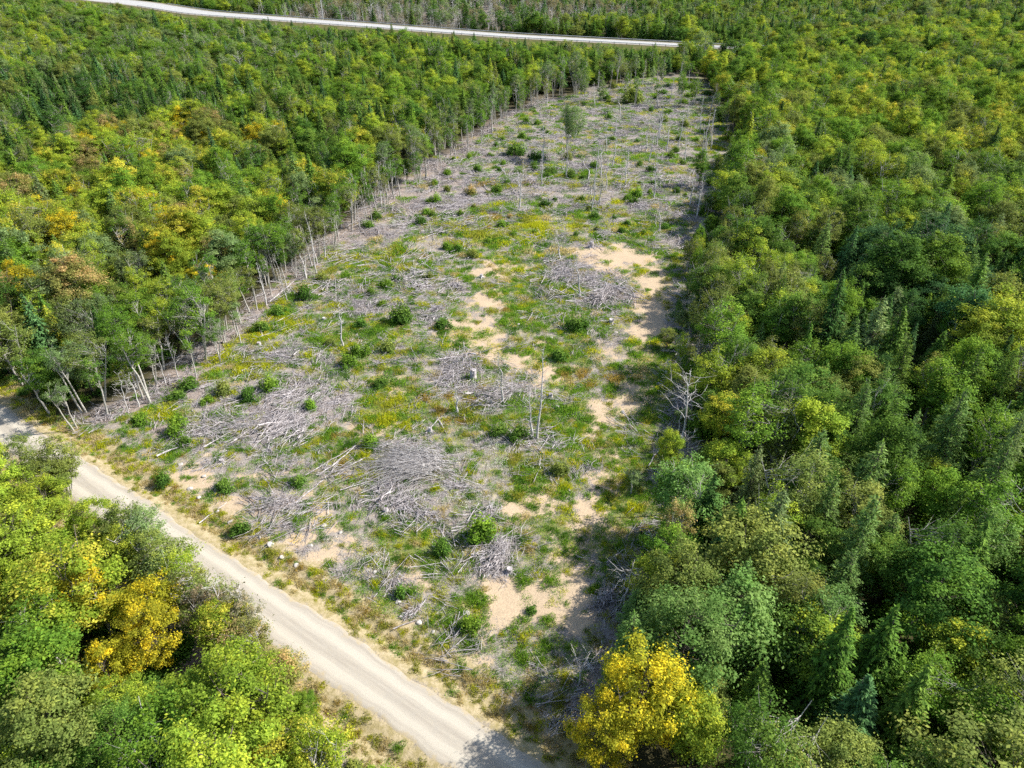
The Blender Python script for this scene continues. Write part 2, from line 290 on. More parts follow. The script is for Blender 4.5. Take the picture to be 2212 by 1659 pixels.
DUFF = [(380, 820, 70, 40, 1), (450, 775, 70, 30, 1), (540, 695, 60, 26, 1), (620, 620, 60, 26, 1), (690, 560, 60, 24, 1), (770, 500, 60, 26, 1), (850, 440, 70, 30, 1), (930, 385, 60, 24, 1), (1010, 330, 50, 20, .9), (700, 740, 120, 40, .5), (620, 880, 160, 60, .6), (980, 430, 140, 60, .5), (320, 930, 60, 18, .8)]
def fbm(x, y, s, seed=0, o=4):
    r = np.zeros(np.shape(x)); a = 1; t = 0; q = np.random.default_rng(seed)
    for i in range(o):
        for _ in range(3):
            th, ph = q.uniform(0, 6.28, 2); k = s * 2 ** i * q.uniform(.8, 1.25); r = r + a * np.sin((x * math.cos(th) + y * math.sin(th)) * k + ph + 1.3 * np.sin(k * .7 * (y * math.cos(th) - x * math.sin(th)) + ph)); t += a
        a *= .55
    return r / t
# ------------------------------------------------------------------ ground sheet
def axis(a, b, st, lo, hi):
    m = np.arange(a, b + st, st); L = [a]; s_ = st
    while L[-1] > lo: s_ *= 1.18; L.append(L[-1] - s_)
    R_ = [m[-1]]; s_ = st
    while R_[-1] < hi: s_ *= 1.18; R_.append(R_[-1] + s_)
    return np.concatenate([L[:0:-1], m, R_[1:]])
def terrain(x, y):
    ro = np.abs(road_off(x, y)); k = np.clip((ro - 2.2) / 3.0, 0, 1)
    h = .22 * fbm(x, y, .16, 3) + .10 * fbm(x, y, .9, 5, 3)
    inside = np.clip(road_off(x, y) / 6, 0, 1); ditch = -.35 * np.exp(-((ro - 4.0) / .8) ** 2)
    return h * k + ditch * (np.abs(x) < 400) + .02
gx = axis(-75, 85, .45, -2600, 2600); gy = axis(24, 150, .45, -400, 5200)
X, Y = np.meshgrid(gx, gy); Z = terrain(X, Y)
def sheet(name, X, Y, Z, mat, attrs=None):
    ny, nx = X.shape; me = bpy.data.meshes.new(name); v = np.stack([X, Y, Z], -1).reshape(-1, 3)
    i = np.arange(ny - 1)[:, None] * nx + np.arange(nx - 1)[None]; q = np.stack([i, i + 1, i + nx + 1, i + nx], -1).reshape(-1, 4)
    me.vertices.add(len(v)); me.vertices.foreach_set('co', v.astype(np.float32).ravel()); me.loops.add(q.size); me.loops.foreach_set('vertex_index', q.astype(np.int32).ravel())
    me.polygons.add(len(q)); me.polygons.foreach_set('loop_start', np.arange(0, q.size, 4, dtype=np.int32)); me.polygons.foreach_set('loop_total', np.full(len(q), 4, dtype=np.int32))
    me.polygons.foreach_set('use_smooth', np.ones(len(q), bool))
    for k, a in (attrs or {}).items():
        at = me.attributes.new(k, 'FLOAT', 'POINT'); at.data.foreach_set('value', a.astype(np.float32).ravel())
    me.materials.append(mat); me.update(calc_edges=True); o = bpy.data.objects.new(name, me); COL.objects.link(o); return o
def maps(x, y):
    inn = poly_in(CLEAR, x, y); k = np.clip(np.hypot(x, y) / 70, .8, 2.2)
    wx = 2.0 * fbm(x, y, .45, 31, 5) + 1.0 * fbm(x, y, 1.7, 33, 3); wy = 3.0 * fbm(x, y, .4, 32, 5) + 1.4 * fbm(x, y, 1.6, 34, 3); u, v = P(x + wx * k * 1.3, y + wy * k * 1.3)
    n = fbm(x, y, .55, 11, 4); n2 = fbm(x, y, .25, 12, 3)
    d = dict(u=u, v=v, inn=inn, sand=blob(u, v, SAND) + n * .25, green=blob(u, v, GREEN), yell=blob(u, v, YELL), rust=blob(u, v, RUST), slash=blob(u, v, SLASH), white=blob(u, v, WHITE), duff=blob(u, v, DUFF), n=n, n2=n2)
    return d
mp_ = maps(X, Y); ro = road_off(X, Y)
verge = np.clip(1.5 - np.abs(np.abs(ro) - 4.2) / 2.2, 0, 1)
m_ground, nt = new_mat('ground_soil')
sa, gr, du, fo, vg = [attr(nt, k).outputs['Fac'] for k in ('sand', 'green', 'duff', 'forest', 'verge')]
n0 = noise(nt, .35, 8, .75); n1 = noise(nt, 1.3, 6, .7); n2 = noise(nt, 5.0, 5, .7); n3 = noise(nt, 14.0, 3, .6)
def warp(x, amp, fine=.6): return mth(nt, 'ADD', x, mth(nt, 'ADD', mth(nt, 'MULTIPLY', mth(nt, 'SUBTRACT', n0, .5), amp), mth(nt, 'MULTIPLY', mth(nt, 'SUBTRACT', n2, .5), amp * fine)))
soil = mixc(nt, ramp(nt, n2, .3, .7), (.19, .16, .14), (.37, .33, .295)); soil = mixc(nt, ramp(nt, n3, .45, .7), soil, (.14, .115, .08)); soil = mixc(nt, ramp(nt, n1, .52, .68), soil, (.40, .34, .24))
grs = mixc(nt, ramp(nt, n2, .35, .65), (.11, .135, .035), (.23, .235, .075)); c = mixc(nt, ramp(nt, warp(gr, 2.6), .4, .75), soil, grs)
dufc = mixc(nt, ramp(nt, n2, .35, .65), (.17, .13, .11), (.33, .275, .235)); c = mixc(nt, ramp(nt, warp(du, 1.0), .35, .7), c, dufc)
sac = mixc(nt, ramp(nt, n2, .3, .7), (.50, .385, .255), (.38, .285, .19)); sac = mixc(nt, ramp(nt, n1, .55, .7), sac, (.36, .29, .19)); c = mixc(nt, ramp(nt, warp(sa, 2.4, .9), .34, .54), c, sac)
vgc = mixc(nt, ramp(nt, n1, .35, .65), (.42, .34, .21), (.27, .22, .10)); c = mixc(nt, ramp(nt, warp(vg, 1.6), .3, .7), c, vgc)
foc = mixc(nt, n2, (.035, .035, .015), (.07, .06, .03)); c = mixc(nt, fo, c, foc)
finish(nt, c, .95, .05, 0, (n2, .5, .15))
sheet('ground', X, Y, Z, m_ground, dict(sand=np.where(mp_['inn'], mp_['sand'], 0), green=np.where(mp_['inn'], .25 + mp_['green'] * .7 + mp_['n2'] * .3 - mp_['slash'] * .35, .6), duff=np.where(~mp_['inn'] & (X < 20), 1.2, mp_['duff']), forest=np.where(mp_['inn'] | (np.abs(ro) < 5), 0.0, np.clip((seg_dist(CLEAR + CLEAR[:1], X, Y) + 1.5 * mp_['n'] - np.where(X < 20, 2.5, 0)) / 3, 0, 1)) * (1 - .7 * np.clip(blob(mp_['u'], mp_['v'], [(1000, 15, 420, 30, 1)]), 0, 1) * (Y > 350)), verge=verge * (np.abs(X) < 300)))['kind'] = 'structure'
# gravel road
m_road, nt = new_mat('gravel'); an = attr(nt, 'across').outputs['Fac']
r1 = noise(nt, 1.2, 6, .7); r2 = noise(nt, 22, 3, .7)
tex = N(nt, 'ShaderNodeTexNoise'); tex.inputs['Scale'].default_value = 1.0; tex.inputs['Detail'].default_value = 6
cb = N(nt, 'ShaderNodeCombineXYZ'); nt.links.new(mth(nt, 'MULTIPLY', an, 6.0), cb.inputs[0]); nt.links.new(mth(nt, 'MULTIPLY', attr(nt, 'along').outputs['Fac'], .12), cb.inputs[1]); nt.links.new(cb.outputs[0], tex.inputs['Vector'])
c = mixc(nt, ramp(nt, tex.outputs['Fac'], .35, .65), (.33, .29, .235), (.41, .365, .295)); c = mixc(nt, ramp(nt, r1, .4, .75), c, (.36, .325, .27)); c = mixc(nt, ramp(nt, r2, .55, .8), c, (.26, .235, .20))
trk = ramp(nt, mth(nt, 'ADD', mth(nt, 'ABSOLUTE', mth(nt, 'SUBTRACT', mth(nt, 'ABSOLUTE', an), .42)), mth(nt, 'MULTIPLY', mth(nt, 'SUBTRACT', tex.outputs['Fac'], .5), .5)), .06, .26); c = mixc(nt, trk, (.45, .405, .33), c)
r4 = noise(nt, 60, 2, .5); c = mixc(nt, ramp(nt, r4, .62, .7), c, (.17, .155, .13))
edge = ramp(nt, mth(nt, 'ADD', mth(nt, 'ABSOLUTE', an), mth(nt, 'MULTIPLY', mth(nt, 'SUBTRACT', r1, .5), 1.3)), .72, 1.0); c = mixc(nt, edge, c, (.38, .31, .20))
finish(nt, c, .95, .1, 0, (r2, .4, .04))
al = np.arange(-160, 60, .6); ac = np.linspace(-1, 1, 17); A, B = np.meshgrid(ac, al)
wv = RW + .22 * np.sin(B * .31) * np.cos(B * .11 + 1) + .12 * np.sin(B * 1.7); Of = A * wv
RX = ra[0] + rdir[0] * B + rn[0] * Of; RY = ra[1] + rdir[1] * B + rn[1] * Of
RZ = terrain(RX, RY) * 0 + .09 - .06 * A ** 2 - np.where(np.abs(A) > .99, .12, 0)
sheet('gravel_road', RX, RY, RZ, m_road, dict(across=A, along=B))['kind'] = 'structure'
# highway on its bank
m_high, nt = new_mat('pale_asphalt'); n = noise(nt, .5, 5); c = mixc(nt, n, (.33, .32, .30), (.40, .39, .37)); finish(nt, c, .9, .1)
m_bank, nt = new_mat('bank_grass'); n = noise(nt, .3, 6, .7); c = mixc(nt, ramp(nt, n, .35, .65), (.07, .085, .025), (.14, .12, .05)); finish(nt, c, .95, .05)
m_line = simple('road_paint', (.75, .75, .72), (.65, .65, .62), 1)
hp = np.array([p[:2] for p in HWP]); hw = np.array([p[2] for p in HWP]); tt = np.concatenate([[0], np.cumsum(np.linalg.norm(np.diff(hp, axis=0), axis=1))])
st = np.arange(0, tt[-1], 6.0); hx = np.interp(st, tt, hp[:, 0]); hy = np.interp(st, tt, hp[:, 1]); hwd = np.interp(st, tt, hw)
for _ in range(6): hx[1:-1] = (hx[:-2] + hx[1:-1] * 2 + hx[2:]) / 4; hy[1:-1] = (hy[:-2] + hy[1:-1] * 2 + hy[2:]) / 4
dx, dy = np.gradient(hx), np.gradient(hy); L_ = np.hypot(dx, dy); hnx, hny = -dy / L_, dx / L_
def ribbon(name, offs, zs, mat):
    o = np.asarray(offs); Xr = hx[:, None] + hnx[:, None] * o; Yr = hy[:, None] + hny[:, None] * o
    ob = sheet(name, Xr, Yr, np.broadcast_to(zs, Xr.shape), mat); ob['kind'] = 'structure'; return ob
W2 = hwd[:, None] / 2
ribbon('highway_bank', np.concatenate([-W2 - 16, -W2 - 1.5, W2 + 1.5, W2 + 16], 1), np.array([-.3, HZ - .05, HZ - .05, -.3]), m_bank)
ribbon('highway', np.concatenate([-W2, W2 * 0, W2], 1), np.array([HZ, HZ + .1, HZ]), m_high)
sh_ = simple('shoulder_gravel', (.30, .26, .21), (.20, .18, .13), .6)
ribbon('highway_shoulder', np.concatenate([W2 - 2.2, W2 + .05], 1), np.array([HZ + .06, HZ + .02]), sh_)
ribbon('highway_shoulder', np.concatenate([-W2 - .05, -W2 + 2.2], 1), np.array([HZ + .02, HZ + .06]), sh_)
ribbon('highway_centre_line', np.concatenate([W2 * 0 - .12, W2 * 0 + .12], 1), np.array([HZ + .115, HZ + .115]), m_line)
# ------------------------------------------------------------------ things
THINGS = []     # (obj, description, where, category)
def tagt(o, desc, where, cat, group=None):
    o['category'] = cat
    if group: o['group'] = group
    THINGS.append((o, desc, where))
PAL = {  # tint, autumn tip tint, colour word
 'green': ((0.133, 0.248, 0.030), (0.218, 0.335, 0.036), 'fresh green'), 'deep': ((0.073, 0.156, 0.027), (0.125, 0.231, 0.032), 'deep green'),
 'lime': ((0.240, 0.336, 0.038), (0.396, 0.452, 0.045), 'yellow-green'), 'gold': ((0.34, 0.33, 0.028), (0.68, 0.53, 0.03), 'golden yellow'),
 'turn': ((0.241, 0.323, 0.032), (0.523, 0.483, 0.060), 'gold-tipped green'), 'rust': ((0.229, 0.243, 0.065), (0.464, 0.336, 0.142), 'rust-tinged'),
 'olive': ((0.178, 0.226, 0.053), (0.270, 0.301, 0.065), 'olive green'), 'grey': ((0.172, 0.248, 0.092), (0.252, 0.323, 0.119), 'grey-green'),
 'dark': ((0.046, 0.110, 0.027), (0.086, 0.168, 0.036), 'dark green'), 'blue': ((0.059, 0.144, 0.048), (0.109, 0.219, 0.072), 'bluish green'),
 'moss': ((0.101, 0.197, 0.032), (0.178, 0.272, 0.043), 'mossy green'), 'soft': ((0.137, 0.248, 0.057), (0.208, 0.315, 0.085), 'soft pale green'), 'bare': ((0.211, 0.208, 0.119), (0.342, 0.273, 0.156), 'grey')}
NAMES = {'maple': ('maple_tree', 'maple'), 'birch': ('birch_tree', 'birch'), 'spruce': ('spruce_tree', 'spruce'), 'larch': ('larch_tree', 'larch'), 'aspen': ('aspen_tree', 'slim aspen'), 'dead': ('dead_tree', 'leafless dead tree'), 'snag': ('dead_tree', 'thin leafless snag'), 'shrub': ('shrub', 'round shrub')}
GRP = {'maple': 'maples of the woods', 'birch': 'birches of the woods', 'spruce': 'spruces of the woods', 'larch': 'larches of the woods', 'aspen': 'aspens at the clearing edges', 'dead': 'leafless dead trees', 'snag': 'leafless dead trees', 'shrub': 'shrubs regrowing in the clearing'}
ROWS = ['near top', 'in upper third', 'above middle', 'below middle', 'in lower third', 'near bottom']
COLS = ['far left', 'centre left', 'left of middle', 'right of middle', 'centre right', 'far right']
def where_of(x, y, z):
    u, v = P(x, y, z); r = min(5, max(0, int(v / 1659 * 6))); c = min(5, max(0, int(u / 2212 * 6))); return ROWS[r] + ' ' + COLS[c]
def tree(kind, x, y, h, rot, pal, var=None, sxy=None, area=''):
    var = int(rng.integers(len(WOOD[kind]))) if var is None else var % len(WOOD[kind])
    s_ = h / HGT[kind]; sxy = s_ if sxy is None else sxy; t1, t2, word = PAL[pal]
    j = rng.uniform(.82, 1.18); g = rng.uniform(-.06, .06)
    t1 = [t1[0] * j * (1 + g), t1[1] * j, t1[2] * j]; t2 = [t2[0] * j * (1 + g), t2[1] * j, t2[2] * j]
    name, what = NAMES[kind]; z = float(terrain(np.array(x), np.array(y)))
    e = bpy.data.objects.new(name, None); COL.objects.link(e); e.location = (x, y, z); e.rotation_euler = (0, 0, rot); e.scale = (sxy, sxy, s_); e.empty_display_size = .3
    for me, nm in ((WOOD[kind][var], 'trunk'), (LEAF[kind][var], 'crown')):
        if me is None: continue
        o = bpy.data.objects.new(nm, me); COL.objects.link(o); o.parent = e; o['tint'] = t1; o['autumn'] = t2
    size = ('tall' if h > HGT[kind] * 1.05 else 'mid-sized' if h > HGT[kind] * .75 else 'small') if kind != 'shrub' else ('large' if s_ > 1.1 else 'mid-sized' if s_ > .75 else 'small')
    tagt(e, f"{size} {word} {what}" if kind not in ('dead', 'snag') else f"{size} {what}", (area + ' ' if area else '') + where_of(x, y, h * .6), kind if kind in ('shrub',) else 'tree', GRP[kind]); return e
# density of the woods
REG = [  # photo ellipse, kinds, palettes - first hit wins
 ((130, 215, 330, 60), dict(spruce=6, larch=1, birch=2, maple=1), ['dark', 'deep', 'moss', 'olive']),
 ((420, 110, 320, 55), dict(spruce=2, birch=5, maple=4, dead=1), ['green', 'olive', 'moss', 'grey', 'lime', 'green', 'moss']),
 ((380, 300, 260, 40), dict(maple=6, spruce=2, birch=2), ['lime', 'gold', 'turn', 'olive', 'rust', 'lime']),
 ((100, 90, 300, 80), dict(spruce=2, birch=4, maple=4), ['green', 'olive', 'moss', 'grey', 'lime']),
 ((760, 180, 420, 90), dict(spruce=3.5, birch=3, maple=4), ['green', 'moss', 'lime', 'green', 'green', 'lime', 'olive', 'moss']),
 ((1000, 22, 420, 26), dict(dead=9, spruce=1.5, birch=3), ['grey', 'bare', 'deep']),
 ((1700, 20, 500, 40), dict(spruce=4, birch=4, maple=3, dead=1), ['green', 'moss', 'grey', 'olive', 'lime']),
 ((250, 480, 480, 170), dict(maple=6, birch=2, larch=1.5, spruce=.5), ['lime', 'turn', 'lime', 'green', 'lime', 'green', 'rust', 'grey', 'olive', 'lime', 'gold', 'green']),
 ((700, 330, 300, 110), dict(spruce=3, maple=3, birch=3, larch=1), ['green', 'lime', 'deep', 'olive', 'moss', 'turn']),
 ((200, 700, 450, 180), dict(maple=5, birch=3, spruce=2), ['olive', 'green', 'lime', 'deep', 'turn', 'grey']),
 ((150, 880, 160, 120), dict(spruce=5, birch=3), ['moss', 'deep', 'olive']),
 ((120, 1180, 260, 170), dict(maple=8, birch=2), ['lime', 'gold', 'lime', 'turn', 'lime', 'olive']),
 ((420, 1260, 200, 120), dict(maple=3, birch=5), ['olive', 'lime', 'turn', 'grey']),
 ((560, 1500, 160, 160), dict(maple=6, birch=2), ['turn', 'lime', 'lime', 'green']),
 ((760, 1650, 240, 120), dict(maple=3, birch=4), ['gold', 'lime', 'turn', 'lime']),
 ((200, 1560, 500, 260), dict(maple=5, birch=4), ['green', 'olive', 'lime', 'lime', 'moss', 'olive']),
 ((1950, 210, 480, 150), dict(maple=8, birch=2, spruce=.6), ['lime', 'olive', 'green', 'lime', 'green', 'green', 'moss', 'lime', 'turn']),
 ((1900, 390, 420, 120), dict(maple=6, birch=3, spruce=1), ['olive', 'green', 'lime', 'moss', 'grey', 'green', 'moss']),
 ((1640, 560, 170, 220), dict(birch=6, maple=2, larch=1), ['olive', 'green', 'moss', 'olive', 'lime']),
 ((1900, 620, 260, 170), dict(spruce=5, larch=2, maple=3, birch=2), ['deep', 'moss', 'blue', 'dark', 'green']),
 ((1600, 860, 140, 160), dict(birch=6, maple=3), ['olive', 'moss', 'green', 'lime']),
 ((1950, 950, 300, 160), dict(larch=4, maple=4, birch=3, spruce=2), ['green', 'moss', 'deep', 'soft', 'lime', 'olive']),
 ((1750, 1250, 700, 260), dict(maple=5, birch=4, larch=2, spruce=1.2), ['moss', 'deep', 'green', 'green', 'soft', 'olive', 'moss', 'olive', 'lime']),
 ((1700, 1650, 900, 320), dict(maple=6, birch=4, spruce=1), ['moss', 'deep', 'green', 'lime', 'moss', 'olive']),
]
DEF = (dict(maple=3, birch=3, spruce=3, larch=.5, dead=.3), ['deep', 'moss', 'green', 'olive', 'lime'])
KC = {'spruce': ['dark', 'deep', 'moss', 'blue'], 'larch': ['soft', 'moss', 'grey', 'soft']}
def choose(u, v):
    for (cx, cy, rx, ry), kd, pl in REG:
        if ((u - cx) / rx) ** 2 + ((v - cy) / ry) ** 2 < rng.uniform(.8, 1.2): break
    else: kd, pl = DEF
    ks = list(kd); w = np.array([kd[k] for k in ks], float); k = ks[rng.choice(len(ks), p=w / w.sum())]
    if k in KC and rng.random() < .85: p = KC[k][rng.integers(len(KC[k]))]
    elif k == 'dead': p = 'bare'
    else:
        p = pl[rng.integers(len(pl))]
    return k, p
OUT = [(-300, 900), (0, 935), (70, 965), (120, 1005), (160, 1050), (240, 1092), (330, 1140), (400, 1225), (480, 1295), (560, 1350), (600, 1430), (650, 1500), (720, 1570), (850, 1665), (1000, 1800)]
ou, ov = np.array(OUT, float).T
hu, hv = P(hx + hnx * 0, hy, HZ); hwm = np.interp(st, tt, hw)
nu, nv = P(hx - hnx * np.sign(hny) * (hwd / 2 + 1), hy - np.abs(hny) * (hwd / 2 + 1), HZ + .3); o_ = np.argsort(nu); nu = nu[o_]; nv = nv[o_]
cand = []
def scatter(x0, x1, y0, y1, sp_):
    xs = np.arange(x0, x1, sp_); ys = np.arange(y0, y1, sp_ * .87)
    gx_, gy_ = np.meshgrid(xs, ys); gx_ = gx_ + (np.arange(len(ys))[:, None] % 2) * sp_ / 2
    return (gx_ + rng.normal(size=gx_.shape) * sp_ * .26).ravel(), (gy_ + rng.normal(size=gx_.shape) * sp_ * .26).ravel()
HERO = []   # (x, y, clear radius)
def from_top(u, v, h): p = G(u, v, h); return p[0], p[1]
heroes = [ # kind, mode, u, v, h, palette, variant, xy scale, area
 ('maple', 'top', 1400, 1425, 11.5, 'gold', 1, 1.15, ''), ('maple', 'top', 1320, 1490, 10, 'gold', 4, .8, ''), ('maple', 'top', 290, 1300, 9, 'gold', 4, .85, ''), ('maple', 'top', 205, 1370, 8, 'gold', 2, .8, ''),
 ('maple', 'top', 2090, 365, 12, 'turn', 4, 1.15, ''), ('maple', 'top', 1640, 320, 11, 'turn', 1, .95, ''), ('birch', 'top', 1475, 1080, 9, 'rust', 1, .8, ''), ('maple', 'top', 1570, 840, 9, 'turn', 0, .9, ''),
 ('spruce', 'top', 1815, 615, 14, 'dark', 2, 1.3, ''), ('spruce', 'top', 1925, 645, 12, 'dark', 0, 1.1, ''), ('spruce', 'top', 1755, 690, 10, 'deep', 1, 1.0, ''), ('spruce', 'top', 1475 + 510, 690, 9, 'blue', 1, .8, ''), ('spruce', 'top', 1965, 130, 12, 'dark', 2, 1.3, ''), ('spruce', 'top', 1912, 140, 11, 'dark', 0, 1.3, ''), ('spruce', 'top', 2160, 150, 12, 'dark', 2, 1.4, ''), ('spruce', 'top', 1770, 270, 12, 'dark', 2, 1.1, ''), ('spruce', 'top', 2110, 195, 11, 'dark', 1, 1.2, ''),
 ('larch', 'top', 1875, 830, 12, 'soft', 1, 1.1, ''), ('larch', 'top', 1990, 880, 11, 'soft', 0, 1.0, ''), ('larch', 'top', 1680, 745, 9, 'grey', 0, .8, ''), ('larch', 'top', 1890, 1080, 12, 'soft', 1, 1.2, ''), ('larch', 'top', 1850, 1180, 10, 'soft', 0, 1.2, ''), ('larch', 'top', 1790, 480, 11, 'soft', 1, 1.1, ''), ('larch', 'top', 1850, 500, 11, 'blue', 0, 1.1, ''), ('larch', 'top', 1930, 390, 11, 'soft', 0, 1.3, ''),
 ('spruce', 'top', 1830, 1345, 11, 'deep', 2, 1.1, ''), ('spruce', 'top', 1935, 1320, 11, 'deep', 0, 1.3, ''), ('spruce', 'top', 1960, 1380, 8, 'deep', 1, 1.0, ''),
 ('maple', 'top', 1520, 330, 8, 'deep', 3, .8, ''), ('maple', 'top', 1515, 65, 12, 'grey', 1, 1.3, ''), ('aspen', 'top', 1480, 90, 15, 'grey', 0, .8, ''), ('aspen', 'top', 1530, 75, 14, 'grey', 3, 1.2, ''), ('maple', 'top', 1620, 100, 12, 'deep', 4, 1.4, ''), ('maple', 'top', 1710, 65, 13, 'moss', 1, 1.5, ''), ('maple', 'top', 1880, 55, 14, 'dark', 4, 1.7, ''), ('maple', 'top', 1790, 80, 13, 'deep', 1, 1.5, ''),
 ('aspen', 'base', 1228, 345, 15, 'grey', 5, 1.45, 'lone inside the clearing'), ('aspen', 'base', 1290, 165, 13, 'grey', 0, 1.0, ''), ('aspen', 'base', 443, 778, 12, 'green', 1, 1.35, ''), ('aspen', 'base', 325, 868, 10.5, 'green', 3, 1.3, ''), ('aspen', 'base', 310, 862, 9, 'green', 0, .9, ''),
 ('aspen', 'base', 905, 395, 11, 'olive', 1, 1.2, ''), ('aspen', 'base', 920, 390, 11, 'green', 0, 1.1, ''), ('aspen', 'base', 865, 425, 10, 'moss', 4, 1.0, ''), ('aspen', 'base', 852, 430, 10, 'moss', 2, 1.0, ''), ('aspen', 'base', 835, 440, 10, 'moss', 4, 1.0, ''),
 ('aspen', 'base', 660, 600, 11, 'olive', 4, 1.1, ''), ('aspen', 'base', 630, 575, 11, 'green', 2, 1.1, ''), ('aspen', 'base', 555, 670, 9, 'olive', 4, .9, ''), ('aspen', 'base', 540, 675, 9, 'olive', 2, 1, ''), ('aspen', 'base', 520, 700, 10, 'olive', 0, 1, ''), ('aspen', 'base', 490, 715, 9, 'olive', 4, .9, ''), ('aspen', 'base', 505, 690, 9, 'moss', 2, .9, ''), ('dead', 'base', 300, 880, 5, 'bare', 1, .9, ''), ('dead', 'base', 278, 893, 6, 'bare', 0, .9, ''), ('dead', 'base', 360, 835, 7, 'bare', 2, .9, ''), ('dead', 'base', 385, 815, 7, 'bare', 0, .8, ''), ('dead', 'base', 575, 655, 8, 'bare', 2, .8, ''),
 ('aspen', 'base', 1040, 315, 10, 'green', 0, .9, ''), ('aspen', 'base', 1012, 330, 10, 'moss', 2, .9, ''), ('aspen', 'base', 985, 345, 9, 'olive', 4, .9, ''), ('aspen', 'base', 1062, 290, 11, 'grey', 3, .9, ''),
 ('aspen', 'base', 1370, 190, 12, 'grey', 0, 1, ''), ('aspen', 'base', 1420, 175, 11, 'grey', 4, 1, ''), ('aspen', 'base', 1180, 215, 13, 'grey', 1, 1.2, ''), ('aspen', 'base', 1240, 195, 14, 'grey', 1, 1.2, ''),('aspen', 'base', 1210, 205, 13, 'green', 3, 1.2, ''),('aspen', 'base', 1330, 185, 13, 'grey', 1, 1.1, ''),
 ('snag', 'base', 1160, 950, 13.5, 'bare', 2, .9, 'in the clearing'), ('snag', 'base', 1087, 870, 8.5, 'bare', 3, .9, 'in the clearing'), ('snag', 'base', 988, 892, 4, 'bare', 2, .9, 'in the clearing'), ('snag', 'base', 742, 750, 7, 'bare', 0, .9, 'in the clearing'), ('snag', 'base', 1253, 640, 8, 'bare', 3, .9, 'in the clearing'), ('snag', 'base', 1278, 455, 10, 'bare', 1, .9, 'in the clearing'), ('snag', 'base', 1490, 445, 7, 'bare', 0, .9, 'in the clearing'), ('snag', 'base', 1465, 320, 10, 'bare', 2, .9, 'in the clearing'), ('snag', 'base', 1517, 340, 9, 'bare', 1, .9, 'in the clearing'), ('snag', 'base', 1170, 400, 8, 'bare', 2, .9, 'in the clearing'), ('snag', 'base', 1350, 400, 6, 'bare', 0, .9, 'in the clearing'), ('snag', 'base', 1210, 560, 6, 'bare', 3, .9, 'in the clearing'), ('snag', 'base', 1395, 330, 7, 'bare', 3, .9, 'in the clearing'), ('snag', 'base', 1330, 290, 7, 'bare', 0, .9, 'in the clearing'), ('snag', 'base', 1120, 420, 6, 'bare', 0, .9, 'in the clearing'),
 ('dead', 'base', 1474, 950, 9.5, 'bare', 1, 1.5, 'in the clearing'), ('dead', 'base', 1390, 1230, 5.5, 'bare', 1, 1.0, 'in the clearing'), ('dead', 'base', 790, 480, 6, 'bare', 0, .8, ''), ('dead', 'base', 1505, 620, 7, 'bare', 3, .7, ''), ('snag', 'base', 1425, 500, 6, 'bare', 3, .9, 'in the clearing'), ('snag', 'base', 1150, 945, 7, 'bare', 2, .9, 'in the clearing'),
 ('birch', 'top', 500, 1290, 7, 'bare', 1, .8, ''), ('dead', 'base', 1482, 1010, 6, 'bare', 0, 1.2, ''), ('dead', 'base', 1455, 1110, 6, 'bare', 1, 1.2, ''), ('dead', 'base', 1505, 700, 7, 'bare', 0, 1.0, ''), ('dead', 'base', 1345, 1310, 5, 'bare', 1, 1.1, ''), ('dead', 'base', 1500, 800, 7, 'bare', 3, 1.1, ''), ('dead', 'base', 1250, 1480, 4, 'bare', 0, 1.2, ''), ('dead', 'base', 1560, 460, 8, 'bare', 1, 1, ''),
 ('birch', 'top', 95, 952, 8, 'olive', 1, 1.2, ''), ('birch', 'top', 245, 1085, 7, 'olive', 0, 1.1, ''), ('birch', 'top', 300, 1110, 7, 'grey', 3, 1.2, ''), ('birch', 'top', 335, 1155, 7, 'olive', 1, 1.2, ''), ('birch', 'top', 380, 1205, 7, 'lime', 3, 1.2, ''), ('birch', 'top', 425, 1250, 7, 'olive', 0, 1.2, ''), ('maple', 'top', 470, 1305, 7, 'turn', 5, 1.0, ''), ('birch', 'top', 520, 1345, 6, 'rust', 3, 1.0, ''), ('maple', 'top', 90, 985, 7, 'olive', 1, .9, ''), ('birch', 'top', 30, 945, 7, 'olive', 3, 1.0, ''), ('maple', 'top', 270, 1130, 7, 'olive', 2, .9, ''), ('birch', 'top', 330, 1180, 7, 'grey', 2, 1.0, ''), ('birch', 'top', 390, 1230, 7, 'olive', 3, .9, ''), ('birch', 'top', 440, 1260, 7, 'bare', 1, .8, ''), ('maple', 'top', 170, 1075, 7, 'lime', 4, .9, ''), ('maple', 'top', 60, 1040, 7, 'lime', 1, 1.0, ''), ('maple', 'top', 590, 1400, 6, 'rust', 2, .8, ''), ('maple', 'top', 250, 1130, 7, 'lime', 0, .9, ''), ('dead', 'top', 420, 1215, 8, 'bare', 3, 1.1, ''), ('dead', 'top', 530, 1280, 7, 'bare', 3, 1.1, ''), ('dead', 'top', 470, 1265, 7, 'bare', 1, 1.0, ''),
]
for _ in range(60):
    i_ = int(rng.integers(3, 15)); t_ = rng.random(); q_ = np.array(CLEAR[i_]) * (1 - t_) + np.array(CLEAR[i_ + 1]) * t_ + rng.normal(size=2) * [1.6, 1.2]
    u_, v_ = P(*q_); kd_ = ['aspen', 'aspen', 'dead', 'snag'][int(rng.integers(4))]; heroes.append((kd_, 'base', float(u_), float(v_), rng.uniform(6, 10.5), ['olive', 'green', 'grey', 'moss'][int(rng.integers(4))] if kd_ == 'aspen' else 'bare', int(rng.integers(5)), rng.uniform(.6, .9), ''))
